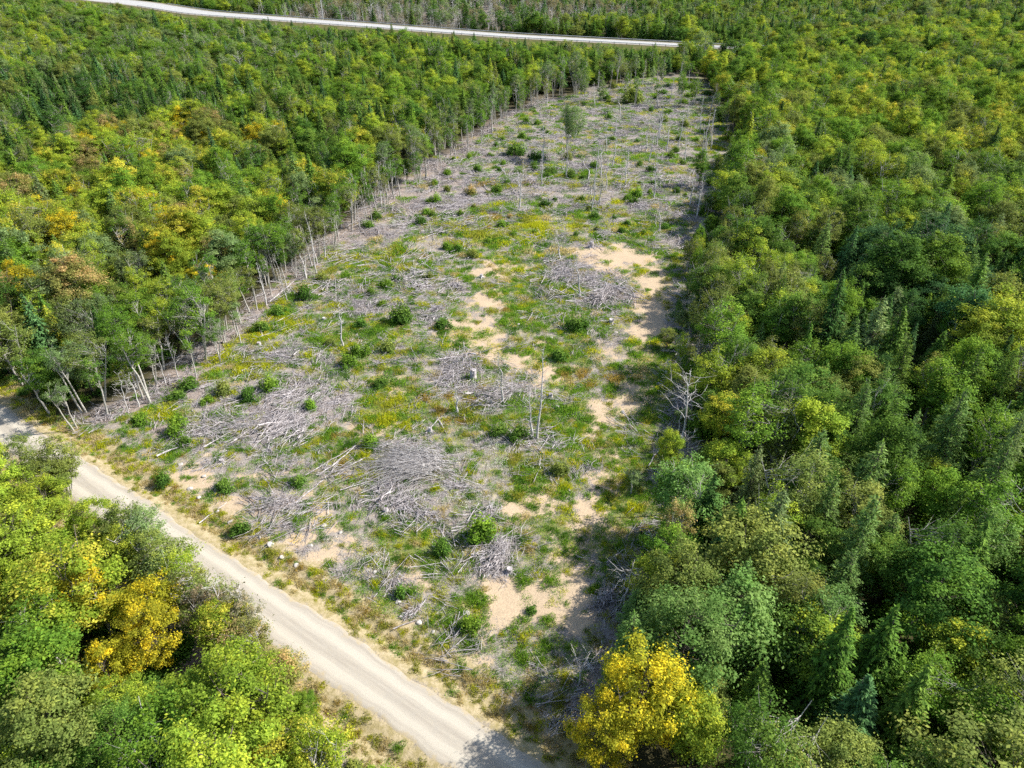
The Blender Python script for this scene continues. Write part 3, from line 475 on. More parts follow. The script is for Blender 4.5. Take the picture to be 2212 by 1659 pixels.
for _ in range(44):
    heroes.append((['aspen', 'aspen', 'birch', 'snag'][int(rng.integers(4))], 'base', rng.uniform(1120, 1500), rng.uniform(168, 232), rng.uniform(7, 12), ['olive', 'grey', 'moss', 'green'][int(rng.integers(4))], int(rng.integers(4)), rng.uniform(.7, 1.0), 'in the clearing'))
for _ in range(60):
    i_ = int(rng.integers(18, 26)); t_ = rng.random(); q_ = np.array(CLEAR[i_]) * (1 - t_) + np.array(CLEAR[i_ + 1]) * t_ + [-abs(rng.normal()) * 2.0, rng.normal()]
    if not poly_in(CLEAR, *q_): continue
    u_, v_ = P(*q_); kd_ = ['birch', 'aspen', 'dead', 'birch', 'maple', 'snag'][int(rng.integers(6))]; heroes.append((kd_, 'base', float(u_), float(v_), rng.uniform(2.5, 7.5), ['olive', 'green', 'grey', 'moss', 'lime'][int(rng.integers(5))] if kd_ not in ('dead', 'snag') else 'bare', int(rng.integers(5)), rng.uniform(.35, .7), ''))
for _ in range(34):
    heroes.append(('snag', 'base', rng.uniform(1120, 1540), rng.uniform(200, 470), rng.uniform(6, 12), 'bare', int(rng.integers(4)), 1.0, 'in the clearing'))
heroes = [q for q in heroes if not ('clearing' in q[8] and q[1] == 'base' and not poly_in(CLEAR, *G(q[2], q[3])[:2]))]
for kind, mode, u, v, h, pal, var, sxy, area in heroes:
    x, y = from_top(u, v, h) if mode == 'top' else G(u, v)[:2]
    tree(kind, x, y, h, rng.uniform(0, 6.28), pal, var, sxy, area or (''))
    if 'clearing' not in area: HERO.append((x, y, RAD[kind] * sxy * .62))
HA = np.array(HERO)
pts = [scatter(-150, 150, -6, 150, 4.1), scatter(-330, 330, 150, 330, 4.5), scatter(-650, 650, 330, 760, 5.4)]
PX = np.concatenate([p[0] for p in pts]); PY = np.concatenate([p[1] for p in pts])
inn = poly_in(CLEAR, PX, PY); ro = road_off(PX, PY)
cdist = seg_dist(CLEAR + CLEAR[:1], PX, PY); hdist = seg_dist([p[:2] for p in HWP], PX, PY)
hwid = np.interp(PX, hp[:, 0], hw)
uu_ = P(PX, PY, 0)[0]
ok = ~inn & (np.abs(ro) > RW + 2.0) & (hdist > hwid / 2 + np.where(uu_ > 1540, 1.5, 5)) & (np.abs(PX) < 60 + PY * .80)
camd = np.hypot(PX, PY); ok &= ~((PY < 22) & (PX < -55)) & (np.hypot(PX, PY) > 9)
PX, PY, cdist, ro, hdist, hwid = [a[ok] for a in (PX, PY, cdist, ro, hdist, hwid)]
T = []
bn = fbm(PX, PY, .05, 21, 3)
for i in range(len(PX)):
    x, y = PX[i], PY[i]
    if len(HA) and (np.hypot(HA[:, 0] - x, HA[:, 1] - y) < HA[:, 2] + 1.0).any(): continue
    u, v = P(x, y, 6.0); k, p = choose(u, v)
    h = HGT[k] * rng.choice([rng.uniform(.45, .8), rng.uniform(.8, 1.22)], p=[.35, .65]) * (1 + .12 * bn[i])
    right = ro[i] > 0 and x > 10 and y < 250 and u > 1300
    if right: h *= 1.08
    left_edge = (not right) and ro[i] > 0 and y < 320 and cdist[i] < 9 and u < 1250
    if left_edge and rng.random() < .75: k = 'aspen'; h = rng.uniform(8, 11.5); p = ['olive', 'green', 'moss', 'grey'][rng.integers(4)]
    elif left_edge and rng.random() < .4: k = 'dead'; h = rng.uniform(6, 9); p = 'bare'
    if cdist[i] < RAD[k] * (.1 if k == 'aspen' else .45) and ro[i] > 0: continue
    if abs(ro[i]) < RW + 3.4 and ro[i] > 0: h *= .8
    if ro[i] < 0:                       # woods on the near side of the gravel road stay below the outline seen in the photo
        if y < 60: h *= .92
        for _ in range(9):
            tu, tv = P(x, y, h)
            if tv < np.interp(tu, ou, ov) + 6: h *= .85
            else: break
        if h < 1.3: continue
        if h < 4.5 and k in ('aspen', 'dead', 'larch', 'spruce'): k = 'birch'
    # trees before the highway stay under its near guardrail
    bu, bv = P(x, y, 0); hvv = np.interp(bu, nu, nv)
    if bv > hvv and bu < 1465:
        for _ in range(12):
            tu, tv = P(x, y, h)
            if tv < np.interp(tu, nu, nv) + 4 - (9 if (i % 7 == 0) else 0): h *= .85
            else: break
        if h < 1.0: continue
    if bu > 1620 and hdist[i] < 70: h = max(h, 8.5)
    T.append((camd_ := math.hypot(x, y), x, y, h, k, p))
T.sort(key=lambda t: t[0])
def in_frame(x, y, h):
    for z in (h, h * .6):
        u, v = P(x, y, z)
        if -20 < u < 2232 and -20 < v < 1679 and y > 0: return True
    return False
cnt = {}; LIM = dict(maple=290, birch=250, spruce=230, larch=110, aspen=150, dead=110); for_stuff = []
def sxy_of(k, h): s_ = h / HGT[k]; return s_ ** .75 * rng.uniform(.9, 1.35) * (1.12 if k in ('maple', 'birch') else 1)
for d, x, y, h, k, p in T:
    if in_frame(x, y, h) and cnt.get(k, 0) < LIM[k]:
        cnt[k] = cnt.get(k, 0) + 1; tree(k, x, y, h, rng.uniform(0, 6.28), p, None, sxy_of(k, h), '')
    else: for_stuff.append((x, y, h, k, p))
print('individual', cnt, 'stuff', len(for_stuff))
# ------------------------------------------------------------------ scattered stuff: points + geometry nodes
def hidden(me):
    o = bpy.data.objects.new(me.name + '_source', me); return o
def scatter_stuff(name, pts, rot, scl, idx, t1, t2, protos, label):
    n = len(pts); me = bpy.data.meshes.new(name); me.vertices.add(n); me.vertices.foreach_set('co', np.asarray(pts, np.float32).ravel())
    for nm, ty, key, a in (('rot', 'FLOAT_VECTOR', 'vector', rot), ('scl', 'FLOAT_VECTOR', 'vector', scl), ('idx', 'INT', 'value', idx), ('tint', 'FLOAT_VECTOR', 'vector', t1), ('autumn', 'FLOAT_VECTOR', 'vector', t2)):
        at = me.attributes.new(nm, ty, 'POINT'); at.data.foreach_set(key, np.asarray(a, np.int32 if ty == 'INT' else np.float32).ravel())
    o = bpy.data.objects.new(name, me); COL.objects.link(o); o['kind'] = 'stuff'; o['label'] = label
    ng = bpy.data.node_groups.new(name + '_nodes', 'GeometryNodeTree')
    ng.interface.new_socket('Geometry', in_out='INPUT', socket_type='NodeSocketGeometry'); ng.interface.new_socket('Geometry', in_out='OUTPUT', socket_type='NodeSocketGeometry')
    gi = ng.nodes.new('NodeGroupInput'); go = ng.nodes.new('NodeGroupOutput'); jn = ng.nodes.new('GeometryNodeJoinGeometry')
    def na(nm, ty):
        a = ng.nodes.new('GeometryNodeInputNamedAttribute'); a.data_type = ty; a.inputs[0].default_value = nm; return next(s_ for s_ in a.outputs if s_.enabled and s_.name == 'Attribute')
    r_, s_, i_ = na('rot', 'FLOAT_VECTOR'), na('scl', 'FLOAT_VECTOR'), na('idx', 'INT')
    for k, pm in enumerate(protos):
        oi = ng.nodes.new('GeometryNodeObjectInfo'); oi.inputs['Object'].default_value = hidden(pm); oi.inputs['As Instance'].default_value = False
        cmp_ = ng.nodes.new('FunctionNodeCompare'); cmp_.data_type = 'INT'; cmp_.operation = 'EQUAL'; ins = [s2 for s2 in cmp_.inputs if s2.type == 'INT']
        ng.links.new(i_, ins[0]); ins[1].default_value = k
        ip = ng.nodes.new('GeometryNodeInstanceOnPoints'); ng.links.new(gi.outputs[0], ip.inputs['Points']); ng.links.new(cmp_.outputs[0], ip.inputs['Selection'])
        ng.links.new(oi.outputs['Geometry'], ip.inputs['Instance']); ng.links.new(r_, ip.inputs['Rotation']); ng.links.new(s_, ip.inputs['Scale']); ng.links.new(ip.outputs[0], jn.inputs[0])
    ng.links.new(jn.outputs[0], go.inputs[0]); md = o.modifiers.new('scatter', 'NODES'); md.node_group = ng; return o
KL = ['maple', 'birch', 'spruce', 'larch', 'aspen', 'dead']; protos = []; off = {}
for k in KL: off[k] = len(protos); protos += BOTH[k]
pts_, rot_, scl_, idx_, a1, a2 = [], [], [], [], [], []
for x, y, h, k, p in for_stuff:
    s_ = h / HGT[k]; w = sxy_of(k, h) * (1.18 if y > 330 else 1); t1, t2, _ = PAL[p]; j = rng.uniform(.8, 1.2)
    pts_.append((x, y, 0)); rot_.append((0, 0, rng.uniform(0, 6.28))); scl_.append((w, w, s_)); idx_.append(off[k] + rng.integers(len(WOOD[k]))); a1.append([c_ * j for c_ in t1]); a2.append([c_ * j for c_ in t2])
scatter_stuff('forest', pts_, rot_, scl_, idx_, a1, a2, protos, 'mixed forest of spruce, birch and maple stretching away behind the clearing')
# undergrowth beneath the woods
def weed(n, R, hh, leaf, flower=0, blade=False):
    b = MB(); a = rng.uniform(0, 6.28, n); r = R * rng.random(n) ** .75 * (1 + .35 * np.sin(a * 3 + rng.uniform(0, 6))); c = np.stack([r * np.cos(a), r * np.sin(a), hh * rng.random(n) * (1 - .6 * r / R)], 1)
    if blade:
        al = np.stack([rng.normal(size=n) * .45, rng.normal(size=n) * .45, np.ones(n)], 1); nr = rng.normal(size=(n, 3)) * [1, 1, .2]; L = leaf * rng.uniform(.6, 1.3, n); c[:, 2] = L * .8
        b.leaves(c, nr, L, L * .09 + .012, 1, along=al, tip=rng.random(n) * .9)
    else:
        nr = np.stack([rng.normal(size=n), rng.normal(size=n), np.ones(n) * 1.2], 1); L = leaf * rng.uniform(.6, 1.4, n)
        b.leaves(c, nr, L, L * .55, 1, tip=np.where(rng.random(n) < .2, .8, .2))
    if flower:
        k = flower; a = rng.uniform(0, 6.28, k); r = R * rng.random(k) ** .5; c = np.stack([r * np.cos(a), r * np.sin(a), hh * rng.uniform(.8, 1.2, k)], 1)
        b.leaves(c, np.stack([rng.normal(size=k) * .5, rng.normal(size=k) * .5, np.ones(k)], 1), .05, .04, 1, lv=np.full(k, .9), tip=np.full(k, 2.0))
    return b.mesh('weed', [M_BARK, M_HERB])
W_ = [weed(260, 1.1, .4, .07), weed(300, 1.3, .5, .06), weed(260, 1.2, .3, .22, blade=True), weed(300, 1.3, .4, .28, blade=True), weed(150, 1.1, .4, .06, 60)]
ux, uy = scatter(-95, 125, 2, 190, 2.6); io = poly_in(CLEAR, ux, uy); rr = road_off(ux, uy); ce_ = seg_dist(CLEAR + CLEAR[:1], ux, uy); k_ = ~io & ~((ce_ < 7) & (ux < 20) & (rr > 4)) & (np.abs(rr) > RW + 1.6) & (np.abs(ux) < 55 + uy * .8); ux, uy = ux[k_], uy[k_]; n = len(ux)
pr_ = BOTH['shrub'] + W_[:2]; ii = rng.integers(0, 5, n); sc_ = rng.uniform(.8, 1.9, n); sc_ = np.where(np.abs(road_off(ux, uy)) < RW + 5, sc_ * .5, sc_)
pl = [PAL[q] for q in ('deep', 'moss', 'olive', 'green', 'deep')]; pi = rng.integers(0, 5, n)
scatter_stuff('undergrowth', np.stack([ux, uy, terrain(ux, uy) - .05], 1), np.stack([ux * 0, ux * 0, rng.uniform(0, 6.28, n)], 1), np.stack([sc_, sc_, sc_ * rng.uniform(.7, 1.1, n)], 1), ii, [pl[q][0] for q in pi], [pl[q][1] for q in pi], pr_, 'low dark undergrowth beneath the trees')
# herbs, grass, flowers over the clearing and verges
gx0, gy0 = G(150, 1000)[0] - 8, 32
def field(sp_, y0, y1, x0=-70, x1=90):
    x, y = scatter(x0, x1, y0, y1, sp_); return x, y
hxs = []; hys = []; hss = []
for sp_, y0, y1, sc0 in ((.75, 28, 75, .55), (1.0, 75, 130, .8), (1.7, 130, 310, 1.3)):
    x, y = field(sp_, y0, y1, -75 if y1 < 200 else -45, 90 if y1 < 200 else 100); hxs.append(x); hys.append(y); hss.append(np.full(len(x), sc0))
x = np.concatenate(hxs); y = np.concatenate(hys); s0 = np.concatenate(hss); m = maps(x, y); rr = road_off(x, y); ar = np.abs(rr)
vergem = (ar > RW + .1) & (ar < RW + 3.4) & (x > -75)
r = rng.random(len(x)); strip = ~m['inn'] & (x < 20) & (rr > 5) & (seg_dist(CLEAR + CLEAR[:1], x, y) < 4); edge_ok = m['inn'] | vergem | (strip & (r < .16))
prob = .70 + .75 * m['green'] - .70 * np.clip(m['sand'], 0, 1) * (1 - m['green'] * .5) - .16 * m['slash'] * (1 - .6 * m['green']) - .45 * m['duff'] * (1 - m['green']) + .55 * m['n2']
prob = np.where(vergem, np.where(ar < RW + .8, .4, .95), prob)
kp = edge_ok & (ar > RW + .1) & (r < prob)
x, y, s0, rr, ar, vergem = [a[kp] for a in (x, y, s0, rr, ar, vergem)]; m = {k: (a[kp] if np.shape(a) else a) for k, a in m.items()}
n = len(x); hc = {'g': ((.15, .29, .030), (.24, .38, .045)), 'd': ((.08, .18, .026), (.14, .26, .035)), 'y': ((.38, .43, .03), (.56, .54, .03)), 'o': ((.27, .31, .05), (.42, .40, .07)), 'r': ((.33, .26, .07), (.46, .33, .10)), 't': ((.50, .42, .22), (.60, .52, .32)), 'w': ((.22, .24, .12), (.74, .72, .68)), 'a': ((.26, .28, .03), (.75, .50, .02))}
cl_, id_, sz_ = [], [], []
for i in range(n):
    q = rng.random()
    if vergem[i]:
        c_ = rng.choice(['t', 'o', 'y', 'r', 'g'], p=[.36, .27, .20, .05, .12]); k = rng.choice([2, 3, 2, 2])
    else:
        wy, wr, ww = m['yell'][i], m['rust'][i], m['white'][i]
        if q < ww * .5: c_, k = 'w', 4
        elif q < .012: c_, k = 'a', 4
        elif rng.random() < wy * .75: c_, k = rng.choice(['y', 'y', 'o']), rng.choice([0, 2, 3])
        elif rng.random() < wr * .45: c_, k = rng.choice(['r', 'o']), rng.choice([0, 2, 3])
        else: c_, k = rng.choice(['g', 'd', 'o', 'y', 't', 'g'], p=[.34, .16, .16, .12, .06, .16]), rng.choice([0, 1, 2, 3, 0, 1])
    cl_.append(c_); id_.append(k); sz_.append(s0[i] * rng.uniform(.55, 1.35) * (1.35 if m['green'][i] > .8 and c_ in 'gd' else 1) * (.75 if vergem[i] else 1))
sz_ = np.array(sz_)
scatter_stuff('herbs_and_grass', np.stack([x, y, terrain(x, y) - .02], 1), np.stack([x * 0, x * 0, rng.uniform(0, 6.28, n)], 1), np.stack([sz_, sz_, sz_ ** .6 * rng.uniform(.6, 1.2, n)], 1), id_, [hc[c_][0] for c_ in cl_], [hc[c_][1] for c_ in cl_], W_, 'low weeds, grasses and wildflowers spreading over the clearing and road verges')
# logging slash
def sticks(n, R, lo, hi, rmax, comb=None):
    b = MB()
    for _ in range(n):
        a = rng.uniform(0, 6.28) if comb is None else comb + rng.normal() * .45; L = rng.uniform(lo, hi); c = rng.normal(size=2) * R * .45; z = abs(rng.normal()) * .14 + .03
        d = np.array([math.cos(a), math.sin(a), rng.normal() * .12]); p0 = np.array([*c, z]) - d * L / 2; p1 = p0 + d * L; p0[2] = max(p0[2], .02); p1[2] = max(p1[2], .02); rr_ = rng.uniform(.25, 1) * rmax
        b.tube(bend(p0, p1, 4, .05), [rr_, rr_ * .8, rr_ * .6, rr_ * .25], 3, 0)
    return b.mesh('slash', [M_DEAD])
SL = [sticks(34, 1.6, .5, 2.4, .035), sticks(26, 1.7, .8, 3.4, .05, .3), sticks(44, 1.4, .4, 1.6, .025), sticks(22, 1.9, 1, 3.8, .06, 1.0)]
sx, sy = [], []
for sp_, y0, y1 in ((1.25, 28, 110), (1.7, 110, 300)):
    a, b_ = scatter(-75 if y0 < 100 else -45, 95, y0, y1, sp_); sx.append(a); sy.append(b_)
x = np.concatenate(sx); y = np.concatenate(sy); m = maps(x, y); r = rng.random(len(x)); pt = .5 + .5 * fbm(x, y, .45, 77, 3) * 2.4; strip = ~m['inn'] & (x < 20) & (road_off(x, y) > 5) & (seg_dist(CLEAR + CLEAR[:1], x, y) < 4) & (y < 300); kp = ((m['inn'] & (road_off(x, y) > RW + 2.5)) & (r < np.where(y > 120, .08, .15) + .78 * m['slash'] * np.clip(pt, .15, 1.1) + .12 * m['duff'] - .3 * np.clip(m['sand'], 0, 1))) | (strip & (r < .4)); x, y = x[kp], y[kp]; n = len(x); s_ = np.where(y > 110, 1.35, 1) * rng.uniform(.6, 1.2, n)
scatter_stuff('logging_slash', np.stack([x, y, terrain(x, y)], 1), np.stack([rng.normal(size=n) * .06, rng.normal(size=n) * .06, rng.uniform(0, 6.28, n)], 1), np.stack([s_, s_, s_], 1), rng.integers(0, 4, n), np.full((n, 3), .3), np.full((n, 3), .3), SL, 'grey cut branches and sticks littering the clearing floor')
print('slash', n)
# ------------------------------------------------------------------ clearing things
SHR = [(417,825,24),(308,900,22),(562,705,20),(608,672,17),(662,632,20),(700,598,16),(942,430,14),(909,475,15),(967,373,12),(812,468,13),(794,483,14),(1031,367,9),(1017,412,14),(1061,333,8),(1181,437,14),(1087,485,14),(1187,366,16),(1230,377,14),(984,537,14),(1020,547,14),(967,530,12),(1104,468,8),(1371,421,14),(1157,363,10),(1110,325,25),(1160,336,18),(1361,213,22),(837,610,17),(859,600,12),(827,655,13),(876,683,27),(806,633,13),(777,700,16),(844,750,18),(780,756,20),(821,826,20),(747,780,22),(1247,696,25),(1211,766,20),(957,700,22),(924,596,12),(1037,1149,34),(1152,1313,14),(387,923,26),(382,853,18),(397,953,16),(540,853,20),(483,840,20),(583,826,22),(677,843,14),(670,876,16),(647,1036,18),(490,1046,22),(353,1033,20),(713,740,14),(447,866,14),(517,1140,24),(1010,1350,26),(1120,940,22),(1080,925,22),(960,1180,22),(1210,1010,20),(800,950,20),(870,1280,18)]
for k in range(150):
    u = rng.uniform(900, 1560); v = 185 + 340 * rng.random() ** 1.2
    g_ = G(u, v)
    if poly_in(CLEAR, g_[0], g_[1]): SHR.append((u, v, rng.uniform(5, 11)))
for i, (u, v, r_) in enumerate(SHR):
    g_ = G(u, v + r_ * .5); R_ = r_ * mpp(u, v) * .92
    pal = 'rust' if (u, v) in ((1017, 412), (1104, 468)) else ['deep', 'green', 'moss', 'moss', 'deep', 'olive', 'green'][i % 7]
    tree('shrub', g_[0], g_[1], R_ * rng.uniform(1.0, 1.9), rng.uniform(0, 6.28), pal, i, R_, '')
def pile(R, hgt, n, rmax, comb=None, arch=.0):
    b = MB()
    lob = [(rng.uniform(-.75, .75), rng.uniform(-.35, .35), rng.uniform(.35, 1)) for _ in range(6)]; ax = rng.uniform(0, 3.14) if comb is None else comb
    for i_ in range(n):
        lb = lob[i_ % 6]; a = (rng.uniform(0, 6.28) if comb is None else comb + rng.normal() * .55) + lb[0]; L = rng.uniform(.2, .9) * R; q = np.array([lb[0] * R + rng.normal() * R * .22, lb[1] * R + rng.normal() * R * .13]); c = np.array([q[0] * math.cos(ax) - q[1] * math.sin(ax), q[0] * math.sin(ax) + q[1] * math.cos(ax)]); k = math.exp(-(c @ c) / (R * R * .6)); z = hgt * k * rng.uniform(.1, 1)
        d = np.array([math.cos(a), math.sin(a), rng.normal() * .16]); p0 = np.array([*c, z]) - d * L * .6; p1 = p0 + d * L * 1.2; pp = bend(p0, p1, 5, .07); pp[:, 2] = np.maximum(pp[:, 2] + arch * np.sin(np.linspace(0, 3.14, 5)) * L * .1, .02)
        z_l = lb[2]; pp[:, 2] = np.maximum(pp[:, 2] * z_l * 1.5, .02); rr_ = (rmax * rng.uniform(.15, 1) ** 1.6 + .008) * (2.4 if rng.random() < .05 else 1); b.tube(pp, np.linspace(rr_, rr_ * .3, 5), 4, 0)
    return b.mesh('brush', [M_DEAD])
def fan(R):
    b = MB(); root = np.array([R * .55, -.05 * R, .25])
    for i in range(430):
        a = math.pi + rng.normal() * .36 + .1; L = R * rng.uniform(.5, 1.75); st = root + np.append(rng.normal(size=2) * R * np.array([.3, .27]), abs(rng.normal()) * .35); e = st + np.array([math.cos(a) * L, math.sin(a) * L * .95, 0]); e[2] = rng.uniform(.05, 1.0)
        t = np.linspace(0, 1, 7)[:, None]; p = st * (1 - t) + e * t + np.array([0, 0, 1.]) * np.sin(t * 3.14) * rng.uniform(.2, .9) + rng.normal(size=(7, 3)) * .06 * np.sqrt(t); rr_ = .016 + .045 * rng.random() ** 2.2; b.tube(p, np.linspace(rr_, .012, 7), 3, 0)
    return b.mesh('brush', [M_SILVER])
PILES = [(885, 1005, 88, 1.3, 520, .035, .15, 'fan of long pale branches'), (855, 1080, 70, .8, 260, .04, None, 'tangle of grey branches'), (985, 795, 62, 1.2, 240, .06, None, 'heap of grey branches behind a split stump'), (1070, 850, 75, .8, 240, .05, .1, 'long windrow of grey branches'), (1255, 600, 75, 1.4, 330, .05, None, 'heap of grey branches'), (1310, 640, 48, 1.7, 260, .06, 1.2, 'steep heap of branches with earth'), (560, 925, 100, .7, 380, .05, .35, 'wide spread of felled branches'), (630, 870, 80, .7, 300, .04, .6, 'low spread of brown branches'), (1075, 1190, 45, 1.1, 300, .035, 1.3, 'brown heap of broken sticks'), (1060, 1110, 28, .8, 140, .03, 1.0, 'small heap of sticks'), (1478, 880, 42, 1.5, 260, .05, 1.3, 'shaded heap of pale branches'), (1310, 1300, 38, .8, 220, .035, .9, 'shaded windrow of sticks'), (600, 1085, 62, .6, 220, .035, .1, 'low heap of pale branches'), (940, 680, 34, 1.0, 140, .06, None, 'small jumble of logs'), (990, 625, 26, .8, 110, .05, None, 'small pale jumble of branches'), (640, 765, 70, .5, 220, .04, .2, 'flat mat of brown branches'), (810, 655, 60, .6, 200, .04, .2, 'low mat of grey branches'), (1300, 510, 30, .8, 120, .05, None, 'small upright tangle of branches'), (1390, 440, 40, .8, 150, .05, None, 'grey tangle of branches'), (1120, 395, 45, .8, 150, .05, .3, 'grey spread of branches'), (1010, 440, 50, .6, 150, .05, .2, 'grey spread of branches'), (1390, 260, 40, .9, 150, .06, None, 'grey tangle of branches'), (900, 1320, 26, .5, 80, .04, 1.0, 'small bleached root heap')]
for u, v, r_, hg, n, rm, cb_, desc in PILES:
    g_ = G(u, v); R_ = r_ * mpp(u, v) * 1.15; o = bpy.data.objects.new('brush_pile', fan(R_ * .8) if n > 500 else pile(R_, hg, n, rm, cb_)); COL.objects.link(o); o.location = (g_[0], g_[1], float(terrain(g_[0], g_[1])))
    tagt(o, desc, where_of(g_[0], g_[1], .5), 'brush pile', 'brush piles in the clearing')
def log(L, r_):
    b = MB(); p = bend([0, 0, r_], [L, 0, r_ * .8], 7, .025); p[:, 2] = np.maximum(p[:, 2], r_ * .6); b.tube(p, np.linspace(r_, r_ * .5, 7), 7, 0)
    for e, s_ in ((0, r_), (6, r_ * .5)): b.tube(np.array([p[e], p[e] + (.012 if e else -.012, 0, 0)]), [s_, .004], 7, 0)
    for _ in range(4):
        q = p[rng.integers(2, 6)]; d = rng.normal(size=3) * .5; d[2] = abs(d[2]); b.tube(bend(q, q + d + [.3, 0, 0], 3, .05), [r_ * .3, r_ * .2, .01], 4, 0)
    return b.mesh('log', [M_DEAD])
LOGS = [(580, 655, 640, 605, .13), (340, 990, 400, 965, .13), (470, 715, 490, 735, .13), (545, 735, 590, 720, .09), (440, 970, 600, 890, .08), (600, 920, 660, 905, .08), (500, 960, 560, 915, .09), (690, 1030, 770, 965, .09), (640, 1090, 700, 1040, .09), (660, 1030, 770, 965, .07), (790, 990, 750, 1010, .08), (1140, 935, 1200, 925, .09), (1110, 940, 1140, 935, .07), (920, 940, 950, 905, .08), (945, 905, 965, 940, .08), (560, 1080, 650, 1085, .07), (590, 700, 690, 650, .07), (735, 1060, 800, 1040, .07), (860, 1090, 870, 1130, .08), (1010, 1130, 1035, 1090, .08), (1200, 560, 1260, 620, .07), (1290, 670, 1350, 610, .09), (1170, 690, 1230, 675, .07), (790, 430, 835, 450, .13), (700, 465, 770, 470, .1), (1040, 395, 1080, 440, .1), (1080, 360, 1115, 425, .12), (1130, 310, 1190, 320, .1), (1260, 350, 1280, 440, .12), (1300, 300, 1370, 290, .1), (1340, 250, 1390, 262, .1), (980, 470, 1040, 455, .09), (900, 520, 960, 500, .09), (1180, 470, 1240, 455, .09), (1150, 545, 1290, 520, .06), (960, 1000, 1050, 990, .05), (850, 1360, 900, 1340, .07), (895, 1330, 925, 1290, .07), (1000, 1215, 1060, 1180, .07), (1400, 1010, 1440, 950, .08), (1310, 1220, 1350, 1190, .06), (430, 1130, 490, 1085, .07), (680, 840, 700, 800, .07), (620, 860, 700, 840, .07), (1320, 380, 1400, 370, .1), (1200, 300, 1240, 330, .1), (1400, 300, 1470, 290, .1), (1010, 360, 1050, 350, .09), (760, 600, 840, 590, .07), (860, 560, 940, 545, .07)]
for u0, v0, u1, v1, r_ in LOGS:
    a = G(u0, v0); b_ = G(u1, v1); d = b_ - a; L = float(np.linalg.norm(d)); o = bpy.data.objects.new('fallen_log', log(L, r_)); COL.objects.link(o); o.location = (a[0], a[1], float(terrain(a[0], a[1])) + .12); o.rotation_euler = (0, 0, math.atan2(d[1], d[0]))
    tagt(o, ('thick' if r_ > .1 else 'slender') + ' bleached ' + ('long' if L > 6 else 'short') + ' log lying', where_of((a[0] + b_[0]) / 2, (a[1] + b_[1]) / 2, 0), 'log', 'bleached logs in the clearing')
def stump(r_, h, shards):
    b = MB(); b.tube(np.array([[0, 0, -.1], [0, 0, .1], [0, 0, h * .6], [.02, 0, h]]), [r_ * 1.6, r_ * 1.1, r_, r_ * .95], 9, 0); b.tube(np.array([[.02, 0, h], [.02, 0, h + .01]]), [r_ * .95, .01], 9, 0)
    for i in range(6): a = i * 1.05 + rng.normal() * .2; b.tube(bend([0, 0, .15], [math.cos(a) * r_ * 3.2, math.sin(a) * r_ * 3.2, -.05], 4, .05), [r_ * .5, r_ * .35, r_ * .2, .02], 5, 0)
    for i in range(shards): a = rng.uniform(0, 6.28); x_, y_ = math.cos(a) * r_ * .8, math.sin(a) * r_ * .8; b.tube(np.array([[x_, y_, h * .7], [x_ * 1.1, y_ * 1.1, h * rng.uniform(1.1, 1.6)]]), [r_ * .3, .01], 4, 0)
    return b.mesh('stump', [M_DEAD])
for u, v, r_, h, sh, desc in ((1022, 818, .45, 1.5, 8, 'broad split bleached stump beside the grey heap'), (1232, 300, .35, 1.0, 5, 'tall pale broken stump'), (1278, 535, .35, 1.2, 6, 'pale shattered stump'), (930, 935, .22, .7, 3, 'small grey stump'), (560, 745, .3, .5, 0, 'low cut stump'), (700, 690, .25, .4, 0, 'low cut stump'), (1190, 860, .3, .7, 3, 'grey broken stump'), (835, 1105, .28, .5, 2, 'low grey stump'), (1320, 700, .4, .8, 4, 'grey stump with soil'), (1100, 1235, .3, .6, 2, 'brown stump'), (480, 1000, .3, .5, 2, 'grey stump'), (1040, 600, .3, .6, 3, 'grey broken stump')):
    g_ = G(u, v); o = bpy.data.objects.new('tree_stump', stump(r_, h, sh)); COL.objects.link(o); o.location = (g_[0], g_[1], float(terrain(g_[0], g_[1]))); o.rotation_euler = (rng.normal() * .08, rng.normal() * .08, rng.uniform(0, 6)); tagt(o, desc, where_of(g_[0], g_[1], .4), 'stump', 'stumps left in the clearing')
# upturned root plate with its hollow, near the gravel road
def rock_mesh(seed, lump=.25):
    q = np.random.default_rng(seed); b = bpy.data.meshes.new('rock'); import bmesh
    bm = bmesh.new(); bmesh.ops.create_icosphere(bm, subdivisions=3, radius=1)
    ph = q.uniform(0, 6.28, (5, 3)); fr = q.uniform(.8, 2.6, (5, 3))
    for vv in bm.verts:
        c_ = np.array(vv.co); k = sum(math.sin(fr[i] @ c_ + ph[i, 0]) for i in range(5)) / 5; f2 = abs(math.sin(3.1 * c_[0] + ph[0, 1])) * .12; vv.co *= 1 + lump * k - f2
        vv.co.z *= .62
    bm.to_mesh(b); bm.free(); b.materials.append(M_ROCK); b.update(); return b
RM = [rock_mesh(i) for i in range(4)]
BO = [(498, 1128, 9), (520, 1150, 7), (560, 1165, 8), (585, 1180, 10), (610, 1205, 7), (640, 1222, 8), (545, 1135, 6), (470, 1105, 7), (430, 1075, 8), (410, 1055, 9), (700, 1135, 10), (735, 1150, 6), (690, 1120, 6), (1205, 880, 7), (1190, 730, 6), (1330, 720, 7), (1120, 700, 5), (860, 1300, 8), (905, 1345, 9), (935, 1365, 7), (1010, 1325, 8), (960, 880, 4), (760, 880, 5), (390, 1005, 7), (440, 1030, 7), (1855, 1310, 5), (1345, 890, 6), (670, 1180, 7), (810, 1235, 8), (1230, 1060, 5)]
